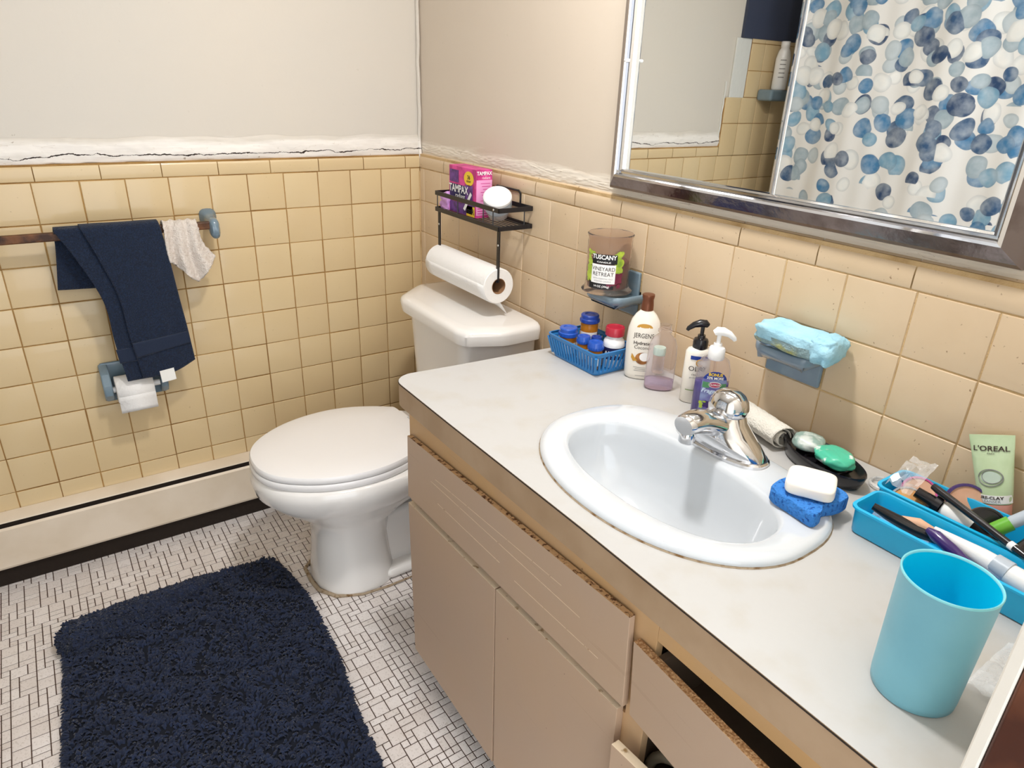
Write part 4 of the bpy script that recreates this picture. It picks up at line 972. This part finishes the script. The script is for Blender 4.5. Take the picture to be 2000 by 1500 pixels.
lettering('lettering', 'ALEVE', .015, lambda u, v_: cylmap(.025, .001)(u, v_+.036), 'white_print', av, .0004)
def flat_bottle(t, prof, m, name='bottle', n=48, cap1=True):
    """prof [(z,rx,ry)]"""
    w = MB(); w.rings([[(rx*math.copysign(abs(math.cos(a))**.9, math.cos(a)), ry*math.copysign(abs(math.sin(a))**.9, math.sin(a)), z) for a in [2*PI*k/n for k in range(n)]] for z, rx, ry in prof], 0, True, cap1)
    return w.obj(name, [m], t, smooth=50)
def flatmap(rx, ry, off=.0005):
    def f(u, v_):
        X = rx(v_) if callable(rx) else rx; Y = ry(v_) if callable(ry) else ry
        c = max(-.999, min(.999, u/X)); ca = math.copysign(abs(c)**(1/.9), c); s = math.sqrt(max(0, 1-ca*ca))
        return (u, -Y*abs(s)**.9-off, v_)
    return f
# lotion bottle
jg = thing('lotion_bottle', 'cream coconut lotion bottle with a copper brown cap right of the blue basket', 'bottle', (-.082, -1.222, CZ), rz=TH)
JP = [(0, .030, .017), (.003, .0335, .020), (.012, .0355, .022), (.05, .0365, .0225), (.09, .037, .0225), (.115, .0355, .0215), (.135, .030, .019), (.148, .022, .0155), (.155, .015, .013), (.158, .0125, .0125)]
flat_bottle(jg, JP, 'lotion_body')
w = MB(); w.lathe([(.0125, .157), (.0135, .158), (.0130, .170), (.0118, .182), (.0128, .184), (.0135, .190), (.0128, .1925), (0, .193)], n=32, cap0=False, cap1=False); w.obj('cap', ['copper_cap'], jg, smooth=35)
def itp(P, z, k):
    for a, b in zip(P, P[1:]):
        if a[0] <= z <= b[0]: return a[k]+(b[k]-a[k])*(z-a[0])/(b[0]-a[0])
    return P[0][k] if z < P[0][0] else P[-1][k]
jm = flatmap(lambda z: itp(JP, z, 1), lambda z: itp(JP, z, 2), .0006); jm2 = flatmap(lambda z: itp(JP, z, 1), lambda z: itp(JP, z, 2), .0011)
lettering('lettering', 'JERGENS', .0145, lambda u, v_: jm(u, v_+.104), 'brown_print', jg, 0, sx=.78)
lettering('lettering', 'Hydrating', .0105, lambda u, v_: jm(u, v_+.087), 'brown_print', jg, .0002); lettering('lettering', 'Coconut', .0105, lambda u, v_: jm(u, v_+.077), 'brown_print', jg)
w = MB(); v0 = [jm(0, .122)]+[jm(.017*math.cos(a), .122+.009*math.sin(a)) for a in [PI*k/14 for k in range(15)]]; w.add(v0, [(0, k+1, k+2) for k in range(14)]); w.obj('sun_emblem', ['gold_print'], jg)
w = MB(); ellpatch(jm, .002, .052, .016, .014, mb=w); w.obj('coconut_picture', ['coconut'], jg)
w = MB(); ellpatch(jm2, .006, .056, .011, .010, mb=w); w.obj('coconut_flesh', ['white_print'], jg)
w = MB(); w.add([jm2(a, b) for a, b in ((-.022, .062), (-.016, .054), (-.008, .046), (-.018, .044), (-.023, .052))], [(0, 1, 2, 3, 4)]); w.obj('flower_picture', ['gold_print'], jg)
w = MB()
for z_, hw in ((.030, .016), (.026, .012), (.022, .014), (.010, .010)): patch(jm, -hw, hw, z_, z_+.0010, 8, 1, 0, w)
w.obj('small_print', ['grey_print'], jg)
# clear bottle
cb = thing('mouthwash_bottle', 'nearly empty clear plastic bottle with a little lavender liquid right of the lotion', 'bottle', (-.092, -1.290, CZ), rz=TH)
CP = [(0, .028, .016), (.004, .031, .0195), (.03, .0315, .020), (.07, .031, .019), (.10, .0295, .018), (.115, .024, .0165), (.122, .016, .014), (.126, .0125, .0125), (.130, .0125, .0125), (.131, .0150, .015), (.134, .0150, .015), (.1345, .0122, .0122), (.146, .0120, .0120)]
flat_bottle(cb, CP, 'clear_plastic', cap1=False)
flat_bottle(cb, [(.002, .028, .0165), (.005, .0302, .0185), (.022, .0305, .0190), (.0225, .0300, .0185)], 'lavender_liquid', 'liquid')
w = MB(); w.lathe([(.0122, .078), (.013, .079), (.013, .093), (.012, .095), (0, .095)], (-.006, 0, 0), 28); w.obj('dosing_cap', ['mint_cap'], cb)
w = MB(); w.lathe([(.0120, .079), (.0123, .040), (.0115, .038)], (-.006, 0, 0), 28); w.obj('dip_cup', ['clear_plastic'], cb)
# pump bottles
def pump(t, z, m, s=1., tilt=0, flip=1):
    w = MB(); w.lathe([(.0150*s, z-.006), (.0160*s, z-.004), (.0160*s, z+.014), (.0140*s, z+.018), (.0085*s, z+.020), (.0080*s, z+.026)], n=32, cap1=True); w.obj('pump_collar', [m], t, smooth=35)
    w = MB(); w.tube([(0, 0, z+.024), (0, 0, z+.044)], .0042*s, 14)
    c = [(-.010*flip, 0, z+.046), (-.004*flip, 0, z+.050), (.006*flip, 0, z+.050), (.018*flip, 0, z+.046), (.028*flip, 0, z+.038), (.030*flip, 0, z+.034)]
    w.tube(c, [.0055*s, .0085*s, .0085*s, .0065*s, .0048*s, .0035*s], 16); w.obj('pump_head', [m], t, smooth=50)
    w = MB(); w.tube([(0, 0, .02), (0, 0, z)], .002, 8); w.obj('dip_tube', ['clear_plastic'], t)
ol = thing('face_wash_bottle', 'cream pump bottle with a black pump behind the purple soap dispenser', 'bottle', (-.075, -1.372, CZ), rz=TH+.1)
OP = [(0, .024, .016), (.003, .0265, .0185), (.06, .027, .019), (.110, .0265, .0185), (.117, .022, .016), (.120, .013, .013)]
flat_bottle(ol, OP, 'lotion_body'); pump(ol, .120, 'black_plastic', flip=-1, s=.95)
om = flatmap(.0272, .0192, .0005); om2 = flatmap(.0272, .0192, .0010)
w = MB(); patch(om, -.018, .020, .098, .106, 10, 1, 0, w); w.obj('blue_band', ['label_blue'], ol)
w = MB(); w.tube([om2(.007*math.cos(a)+.001, .092+.007*math.sin(a)) for a in [.6+5*k/16 for k in range(17)]], .0011, 6); w.obj('ring_emblem', ['gold_print'], ol)
lettering('lettering', 'OLAY', .0145, lambda u, v_: om2(u-.001, v_+.078), 'brown_print', ol, 0)
lettering('lettering', 'cleanse', .006, lambda u, v_: om2(u-.004, v_+.066), 'brown_print', ol, 0); lettering('lettering', 'gentle foam', .005, lambda u, v_: om2(u-.004, v_+.059), 'grey_print', ol, 0)
w = MB(); patch(om, -.020, .018, .030, .0315, 8, 1, 0, w); w.obj('green_line', ['leaf_green'], ol)
cx_ = thing('soap_dispenser', 'purple liquid soap dispenser with a white pump behind the faucet', 'soap dispenser', (-.098, -1.432, CZ), rz=TH)
XP = [(0, .029, .018), (.003, .0325, .0215), (.05, .033, .022), (.100, .032, .021), (.118, .027, .018), (.125, .016, .014), (.128, .0130, .0130)]
flat_bottle(cx_, XP, 'clear_plastic', cap1=False)
flat_bottle(cx_, [(.002, .029, .0185), (.004, .0318, .0208), (.05, .0322, .0213), (.072, .0320, .0210), (.0725, .0315, .0205)], 'purple_soap', 'liquid')
pump(cx_, .126, 'white_plastic')
xm = flatmap(.0332, .0222, .0006); xm2 = flatmap(.0332, .0222, .0011); xm3 = flatmap(.0332, .0222, .0017)
w = MB(); P = []
for i in range(15):
    z_ = .006+.095*i/14; hw = .0235 if z_ < .078 else .0235*math.sqrt(max(.05, 1-((z_-.078)/.0235)**2)); P.append([xm(-hw+2*hw*j/14+.003, z_) for j in range(15)])
w.grid(P); w.obj('front_label', ['label_violet'], cx_)
w = MB(); P = []
for i in range(8):
    z_ = .084+.0165*i/7; hw = .0233*math.sqrt(max(.05, 1-((z_-.078)/.0235)**2)); P.append([xm2(-hw+2*hw*j/12+.003, z_) for j in range(13)])
w.grid(P); w.obj('blue_banner', ['label_blue'], cx_)
w = MB(); patch(xm2, -.019, -.006, .066, .078, 4, 2, 0, w); patch(xm2, .014, .026, .062, .076, 4, 2, 0, w); w.obj('leaf_picture', ['label_green'], cx_)
lettering('lettering', 'BONUS', .0085, lambda u, v_: xm3(u+.003, v_+.0945), 'yellow_print', cx_, .0003, sx=.95); lettering('lettering', '33% MORE', .0072, lambda u, v_: xm3(u+.003, v_+.0872), 'white_print', cx_, .0002, sx=.95)
w = MB(); ellpatch(xm2, .004, .0735, .0125, .0062, mb=w); w.obj('white_oval', ['white_print'], cx_)
w = MB(); ellpatch(xm3, .004, .0735, .0110, .0049, mb=w); w.obj('red_oval', ['red_oval'], cx_)
lettering('lettering', 'CLOROX', .0052, lambda u, v_: flatmap(.0332, .0222, .0021)(u+.004, v_+.0735), 'white_print', cx_, .0001)
lettering('lettering', 'Fraganzia', .0120, lambda u, v_: xm3(u+.003, v_+.060), 'cyan_print', cx_, .0003, skew=.25)
w = MB()
for k in range(26): ellpatch(xm2, random.uniform(-.016, .022), random.uniform(.010, .036), .004, .004, 8, mb=w)
w.obj('lavender_picture', ['purple_plastic'], cx_)
w = MB()
for k in range(7): ellpatch(xm3, random.uniform(-.019, -.010), random.uniform(.022, .040), .0035, .002, 8, mb=w)
w.obj('leaf_picture', ['green_grape'], cx_)
# rolled cloth behind the faucet
rc = thing('rolled_washcloth', 'small white washcloth rolled up behind the faucet against the tiles', 'washcloth', (-.07, -1.54, CZ))
w = MB(); P = []
A = Vector((-.066, -1.484, CZ+.024)); Bq = Vector((-.094, -1.604, CZ+.023)); ax_ = (Bq-A).normalized(); sd = ax_.cross(Vector((0, 0, 1))).normalized()
for i in range(31):
    p = A.lerp(Bq, i/30); row = []
    for j in range(70):
        a = j/69*5.2*PI; r = .026-.0030*a/PI*1.1; r = max(.004, r)*(1+.06*noise.noise(Vector((i*.4, a, 0))))
        row.append(tuple(p+sd*r*math.cos(a)*1.05+Vector((0, 0, 1))*r*math.sin(a)*.92+ax_*.004*math.sin(a*.7)))
    P.append(row)
w.grid(P); loc(w.obj('rolled_cloth', ['white_terry'], rc, smooth=80, solid=.0022))
# black soap dish with two soaps
bd = thing('oval_soap_dish', 'glossy black oval soap dish on the counter against the tiled wall', 'soap dish', (-.095, -1.685, CZ))
def oring(sx, sy, z, n=40, rz=math.radians(-12)):
    out = []
    for k in range(n):
        a = 2*PI*k/n; p = Matrix.Rotation(rz, 3, 'Z') @ Vector((sx*math.cos(a), sy*math.sin(a), 0)); out.append((-.094+p.x, -1.684+p.y, z))
    return out
w = MB(); w.rings([oring(.030, .070, CZ+.001), oring(.036, .078, CZ+.004), oring(.039, .083, CZ+.016), oring(.041, .086, CZ+.026), oring(.040, .085, CZ+.029), oring(.037, .081, CZ+.027), oring(.033, .075, CZ+.020), oring(.025, .065, CZ+.019)]); loc(w.obj('dish', ['black_plastic'], bd, smooth=60))
w = MB()
for k in (-2, -1, 0, 1, 2):
    c = Vector((-.094+.0035*k*2, -1.684+.022*k, CZ+.021)); w.tube([(c.x-.024, c.y, c.z), (c.x+.024, c.y-.004, c.z)], .0022, 6)
loc(w.obj('rib', ['black_plastic'], bd))
gs = thing('grey_soap', 'worn grey-green bar of soap at the left end of the black dish', 'soap', (-.088, -1.648, CZ+.03), group='soaps on the black dish'); lump('bar', (-.089, -1.650, CZ+.036), .026, .026, .012, ['soap_grey'], gs, 5, .12, 2.6, rz=.4)
gn = thing('green_soap', 'worn mint green bar of soap at the right end of the black dish', 'soap', (-.098, -1.705, CZ+.03), group='soaps on the black dish'); lump('bar', (-.098, -1.706, CZ+.035), .027, .034, .012, ['soap_green'], gn, 9, .14, 2.6, rz=-.3)
# blue sponge with white soap
sb = thing('scrub_sponge', 'bright blue cellulose sponge lying on the right end of the sink rim', 'sponge', (-.235, -1.755, CZ+.014))
base = [(-.270, -1.706), (-.281, -1.722), (-.284, -1.755), (-.288, -1.790), (-.268, -1.792), (-.250, -1.784), (-.222, -1.792), (-.194, -1.790), (-.184, -1.770), (-.192, -1.742), (-.208, -1.712), (-.238, -1.702)]
lp = [(x, y) for x, y, _ in smoothloop([(a, b, 0) for a, b in base], 4)]; cxs = sum(p[0] for p in lp)/len(lp); cys = sum(p[1] for p in lp)/len(lp)
def sl(sc, z): return [(cxs+(x-cxs)*sc, cys+(y-cys)*sc, z+.0012*noise.noise(Vector((x*90, y*90, z*90)))) for x, y in lp]
zs = CZ+.0145; w = MB(); w.rings([sl(.97, zs), sl(1, zs+.002), sl(1.0, zs+.012), sl(1.0, zs+.020), sl(.97, zs+.0225), sl(.6, zs+.023), sl(.2, zs+.023)]); loc(w.obj('sponge_body', ['sponge_blue'], sb, smooth=50))
ws = thing('white_soap', 'white bar of soap resting on the blue sponge', 'soap', (-.235, -1.748, CZ+.037)); lump('bar', (-.234, -1.748, CZ+.0505), .034, .036, .012, ['soap_white'], ws, 1, .02, 5, rz=math.radians(28))
# ---- trays
def tray(name, label, x0_, x1_, y0_, y1_, hgt, zb0):
    t = thing(name, label, 'tray', ((x0_+x1_)/2, (y0_+y1_)/2, zb0), group='aqua drawer trays on the counter'); w = MB(); a = .004
    R = [rrect(x0_+a, x1_-a, y0_+a, y1_-a, zb0+.001, .010), rrect(x0_+.002, x1_-.002, y0_+.002, y1_-.002, zb0+.004, .012), rrect(x0_, x1_, y0_, y1_, zb0+hgt-.004, .013), rrect(x0_-.004, x1_+.004, y0_-.004, y1_+.004, zb0+hgt-.003, .016), rrect(x0_-.004, x1_+.004, y0_-.004, y1_+.004, zb0+hgt, .016),
         rrect(x0_+.001, x1_-.001, y0_+.001, y1_-.001, zb0+hgt+.0005, .012), rrect(x0_+.0025, x1_-.0025, y0_+.0025, y1_-.0025, zb0+hgt-.004, .011), rrect(x0_+.005, x1_-.005, y0_+.005, y1_-.005, zb0+.005, .010)]
    w.rings(R); loc(w.obj('tray_body', ['aqua_plastic'], t, smooth=45)); return t
tray('drawer_tray', 'aqua plastic tray nearest the cup holding a razor and toothpaste tube', -.225, -.150, -2.095, -1.812, .045, CZ)
tray('drawer_tray', 'aqua plastic tray against the tiled wall crammed with makeup', -.136, -.052, -2.095, -1.800, .045, CZ)
TZ = CZ+.006
# front tray contents
mk = thing('makeup_brush', 'flat black makeup brush in the front aqua tray', 'brush', (-.19, -1.86, TZ))
w = MB(); w.tube([(-.196, -1.828, CZ+.042), (-.190, -1.85, CZ+.036), (-.182, -1.885, CZ+.030), (-.172, -1.915, CZ+.026)], [.0055, .008, .010, .007], 14); loc(w.obj('handle', ['black_plastic'], mk))
w = MB(); w.tube([(-.184, -1.862, CZ+.038), (-.176, -1.885, CZ+.037), (-.168, -1.908, CZ+.032)], [.003, .009, .006], 14); loc(w.obj('bristles', ['skin_powder'], mk))
rz_ = thing('razor', 'dark purple razor handle in the front aqua tray', 'razor', (-.19, -1.94, TZ))
w = MB(); w.tube([(-.186, -1.902, CZ+.042), (-.188, -1.915, CZ+.040), (-.192, -1.94, CZ+.034), (-.194, -1.965, CZ+.027), (-.192, -1.990, CZ+.020)], [.004, .0085, .009, .006, .005], 16); loc(w.obj('handle', ['purple_plastic'], rz_))
w = MB(); w.box(-.202, -2.000, CZ+.012, -.182, -1.990, CZ+.022); loc(w.obj('head', ['blue_lid_dark'], rz_, smooth=0, bevel=.002))
tt = thing('toothpaste_tube', 'white toothpaste tube with pale blue print in the front aqua tray', 'tube', (-.175, -2.0, TZ))
w = MB(); w.tube([(-.170, -1.905, CZ+.040), (-.172, -1.93, CZ+.038), (-.174, -1.97, CZ+.034), (-.178, -2.02, CZ+.030), (-.180, -2.075, CZ+.026)], [.003, .007, .013, .016, .017], 20); loc(w.obj('tube_body', ['white_plastic'], tt))
w = MB(); w.tube([(-.1745, -1.985, CZ+.0345), (-.1765, -2.005, CZ+.0325)], [.0146, .0158], 20); o = loc(w.obj('blue_print', ['grey_plastic'], tt))
w = MB(); P = [[(-.215+.012*i+.002*math.sin(j), -1.822-.011*j, CZ+.020+.010*noise.noise(Vector((i*.9, j*.8, 2)))) for i in range(5)] for j in range(9)]
w.grid(P); tag(w.obj('plastic_wrapper', ['film'], smooth=30), 'crumpled clear wrapper in the left end of the front aqua tray', 'wrapper')
w = MB(); P = [[(-.215+.011*i, -2.045-.008*j, CZ+.047+.010*noise.noise(Vector((i*.9, j*.8, 7)))) for i in range(6)] for j in range(6)]
w.grid(P); tag(w.obj('crumpled_tissue', ['paper'], smooth=30, solid=.002), 'crumpled white tissue on the right end of the front aqua tray', 'tissue')
# back tray contents
def compact(name, label, c, r, h, mr_, mt, n, parts=('case', 'powder')):
    t = thing(name, label, 'compact', c); Z = Vector(n).normalized(); q = Vector((0, 0, 1)).rotation_difference(Z).to_matrix()
    w = MB(); w.lathe([(r*.9, 0), (r, .002), (r, h-.002), (r*.96, h), (r*.86, h), (r*.85, h-.002)], c, 36, ax=q, cap1=False); loc(w.obj(parts[0], [mr_], t, smooth=40))
    w = MB(); w.lathe([(r*.86, h-.002), (0, h-.0018)], c, 36, ax=q, cap0=False, cap1=False); loc(w.obj(parts[1], [mt], t)); return t
compact('powder_compact', 'round compact of orange powder at the left end of the back tray', (-.108, -1.838, CZ+.020), .026, .012, 'crystal_plastic', 'orange_powder', (-.5, -.25, .8))
compact('blush_compact', 'magenta-rimmed compact behind the orange powder', (-.080, -1.838, CZ+.030), .026, .010, 'magenta_plastic', 'skin_powder', (-.6, -.3, .75))
compact('powder_compact', 'purple-rimmed powder compact leaning on the wall beside the green tube', (-.052, -1.895, CZ+.034), .031, .008, 'purple_plastic', 'skin_powder', (-.72, -.5, .5))
compact('black_compact', 'closed round black compact in front of the green tube', (-.085, -1.935, CZ+.032), .026, .014, 'black_plastic', 'black_plastic', (-.75, -.45, .5))
fb = thing('foundation_bottle', 'small foundation bottle with a black cap lying in the back tray', 'bottle', (-.1, -1.86, TZ))
w = MB(); w.tube([(-.110, -1.846, CZ+.048), (-.108, -1.858, CZ+.045), (-.106, -1.872, CZ+.042)], [.0085, .009, .010], 18); w.tube([(-.106, -1.872, CZ+.042), (-.105, -1.882, CZ+.040)], [.013, .014], 18); loc(w.obj('cap', ['black_plastic'], fb, smooth=35))
w = MB(); w.tube([(-.105, -1.882, CZ+.039), (-.103, -1.890, CZ+.037), (-.100, -1.925, CZ+.028)], [.010, .015, .015], 20); loc(w.obj('glass_body', ['white_print'], fb, smooth=35))
el = thing('eyeliner_pencil', 'long black eyeliner pencil with a white band across both aqua trays', 'pencil', (-.12, -1.95, CZ+.05))
a_, b_ = Vector((-.098, -1.862, CZ+.062)), Vector((-.158, -2.03, CZ+.050))
w = MB(); w.tube([tuple(a_.lerp(b_, t)) for t in (0, .05, .74)], [.005, .0058, .0052], 16); loc(w.obj('barrel', ['black_plastic'], el))
w = MB(); w.tube([tuple(a_.lerp(b_, t)) for t in (.74, .78)], [.0060, .0060], 16); loc(w.obj('white_band', ['white_plastic'], el))
w = MB(); w.tube([tuple(a_.lerp(b_, t)) for t in (.78, .9, 1.12)], [.0052, .004, .0012], 16); loc(w.obj('tip', ['black_plastic'], el))
gl = thing('lip_gloss', 'clear lip gloss tube with a green band at the right end of the back tray', 'lip gloss', (-.11, -1.99, CZ+.05))
g0, g1 = Vector((-.112, -1.956, CZ+.046)), Vector((-.070, -2.000, CZ+.100))
w = MB(); w.tube([tuple(g0.lerp(g1, t)) for t in (.28, .32, 1)], [.008, .0088, .0088], 18); loc(w.obj('tube_body', ['grey_plastic'], gl))
w = MB(); w.tube([tuple(g0.lerp(g1, t)) for t in (.0, .28)], [.0105, .0105], 18); loc(w.obj('green_band', ['lime_plastic'], gl))
for q_, (y_, lb) in enumerate(((-1.996, 'black mascara tube lying at the right end of the back tray'), (-2.022, 'second black mascara tube, nearest the door, in the back tray'))):
    w = MB(); w.tube([(-.135+.012*q_, y_, CZ+.044), (-.058+.006*q_, y_-.010, CZ+.066)], .009, 16); tag(w.obj('mascara_tube', ['black_plastic']), lb, 'mascara', 'mascara tubes in the back tray')
w = MB(); P = [[(-.125+.010*i, -1.806-.0055*j, CZ+.044+.020*abs(noise.noise(Vector((i*.7, j*.6, 11))))+.004*i) for i in range(8)] for j in range(8)]
w.grid(P); tag(w.obj('plastic_bag', ['film'], smooth=30), 'crinkled clear plastic bag on the left end of the makeup tray', 'bag')
w = MB(); w.lathe([(.021, 0), (.0225, .002), (.0225, .006), (.020, .008), (.018, .006)], (-.055, -1.775, CZ+.0005), 32, cap1=False); tag(w.obj('clear_lid', ['crystal_plastic']), 'small clear round lid on the counter left of the makeup tray', 'lid')
# green cleanser tube
lo = thing('cleanser_tube', 'pale green clay cleanser tube standing against the tiled wall', 'tube', (-.03, -1.915, CZ+.045))
def LT(u, v_, d=0):   # local: u right (toward -y), v up, leaning on the wall
    q = v_*.82; c_, s_ = math.cos(.40), math.sin(.40)
    return (-.030+.016*(v_/.12)-d, -1.924-u*c_+q*s_, CZ+.046+u*s_+q*c_)
w = MB(); R = []
for v_, hw, hd in ((.0, .022, .015), (.012, .0235, .016), (.03, .025, .015), (.06, .027, .011), (.09, .029, .006), (.112, .0305, .002), (.122, .031, .0012)):
    R.append([(LT(hw*math.cos(a), v_)[0]+hd*math.sin(a)*.9, LT(hw*math.cos(a), v_)[1], LT(hw*math.cos(a), v_)[2]) for a in [2*PI*k/32 for k in range(32)]])
w.rings(R); loc(w.obj('tube_body', ['tube_green'], lo, smooth=50))
hdv = lambda v_: itp([(0, .015), (.012, .016), (.03, .015), (.06, .011), (.09, .006), (.112, .002), (.122, .0012), (.13, .001)], v_, 1)
hwv = lambda v_: itp([(0, .022), (.012, .0235), (.03, .025), (.06, .027), (.09, .029), (.112, .0305), (.13, .031)], v_, 1)
lm = lambda u, v_: LT(u, v_, hdv(v_)*.9*math.sqrt(max(0, 1-(u/hwv(v_))**2))+.0008); lm2 = lambda u, v_: LT(u, v_, hdv(v_)*.9*math.sqrt(max(0, 1-(u/hwv(v_))**2))+.0014)
w = MB(); patch(lm, -.0235, .0235, .002, .017, 12, 2, 0, w); loc(w.obj('white_label', ['white_print'], lo))
loc(lettering('lettering', "L'OREAL", .0125, lambda u, v_: lm2(u, v_+.098), 'brown_print', lo, .0002, sx=1.05)); loc(lettering('lettering', 'PARIS', .004, lambda u, v_: lm2(u, v_+.0895), 'brown_print', lo))
loc(lettering('lettering', 'PURE-CLAY', .0072, lambda u, v_: lm2(u-.002, v_+.0125), 'brown_print', lo, .0002)); loc(lettering('lettering', 'CLEANSER', .0062, lambda u, v_: lm2(u-.002, v_+.006), 'grey_print', lo))
w = MB(); w.tube([lm2(.0165*math.cos(a), .048+.0145*math.sin(a)) for a in [2*PI*k/30 for k in range(31)]], .0007, 5); w.tube([lm2(.002+.0135*math.cos(a), .050+.0115*math.sin(a)) for a in [2*PI*k/30 for k in range(31)]], .0005, 5); loc(w.obj('swirl_print', ['grey_print'], lo))
w = MB(); ellpatch(lm, 0, .048, .0135, .011, mb=w); loc(w.obj('clay_print', ['mint_cap'], lo))
w = MB(); R = [[(LT(hw*math.cos(a), v_)[0]+hd*math.sin(a), LT(hw*math.cos(a), v_)[1], LT(hw*math.cos(a), v_)[2]) for a in [2*PI*k/28 for k in range(28)]] for v_, hw, hd in ((-.030, .019, .014), (-.028, .020, .0145), (-.001, .0215, .0150))]
w.rings(R); loc(w.obj('cap', ['tube_pink'], lo))
# cup
cp = thing('tumbler', 'tall pale aqua plastic tumbler standing at the front right of the counter', 'cup', (-.437, -2.021, CZ))
H = .152; w = MB(); w.lathe([(.0405, 0), (.0422, .0015), (.0430, .01), (.0462, H-.006), (.0467, H-.003)], n=72, cap1=False); w.obj('outer_wall', ['cup_outer'], cp, smooth=50)
w = MB(); w.lathe([(.0467, H-.003), (.0469, H-.001), (.0461, H), (.0448, H-.001), (.0445, H-.003)], n=72, cap0=False, cap1=False); w.obj('lip', ['cup_lip'], cp, smooth=60)
w = MB(); w.lathe([(.0445, H-.003), (.0400, .008), (.039, .0055), (0, .005)], n=72, cap0=False, cap1=False); w.obj('inner_wall', ['aqua_inner'], cp, smooth=40)
# clear wrap by the cup
w = MB(); P = [[(-.385+.010*i+.004*math.sin(j*1.3), -2.052-.0065*j, CZ+.004+.012*abs(noise.noise(Vector((i*.9, j*.9, 21))))) for i in range(12)] for j in range(8)]
w.grid(P); tag(w.obj('plastic_wrap', ['film'], smooth=25), 'crumpled clear plastic wrap on the counter behind the aqua tumbler', 'wrapper')
# far tub wall dish with shampoo bottle (seen in the mirror)
ds = thing('soap_dish', 'blue ceramic soap dish on the tub wall, seen in the mirror', 'soap dish', (-1.86, 0, 1.35))
w = MB(); w.box(-1.92, -.085, 1.335, -1.785, -.001, 1.385); loc(w.obj('tray', ['blue_ceramic'], ds, smooth=0, bevel=.012, bseg=4))
sh = thing('shampoo_bottle', 'white shampoo bottle on the tub wall dish, seen in the mirror', 'bottle', (-1.88, -.045, 1.386), rz=math.radians(50))
flat_bottle(sh, [(0, .030, .018), (.004, .033, .020), (.13, .033, .020), (.16, .026, .018), (.175, .018, .016), (.178, .020, .018), (.20, .020, .018), (.202, .018, .016)], 'white_plastic')
w = MB()
for k in range(5): patch(flatmap(.033, .020, .0006), -.014, .012, .05+.018*k, .054+.018*k, 4, 1, 0, w)
w.obj('printed_lines', ['grey_print'], sh)
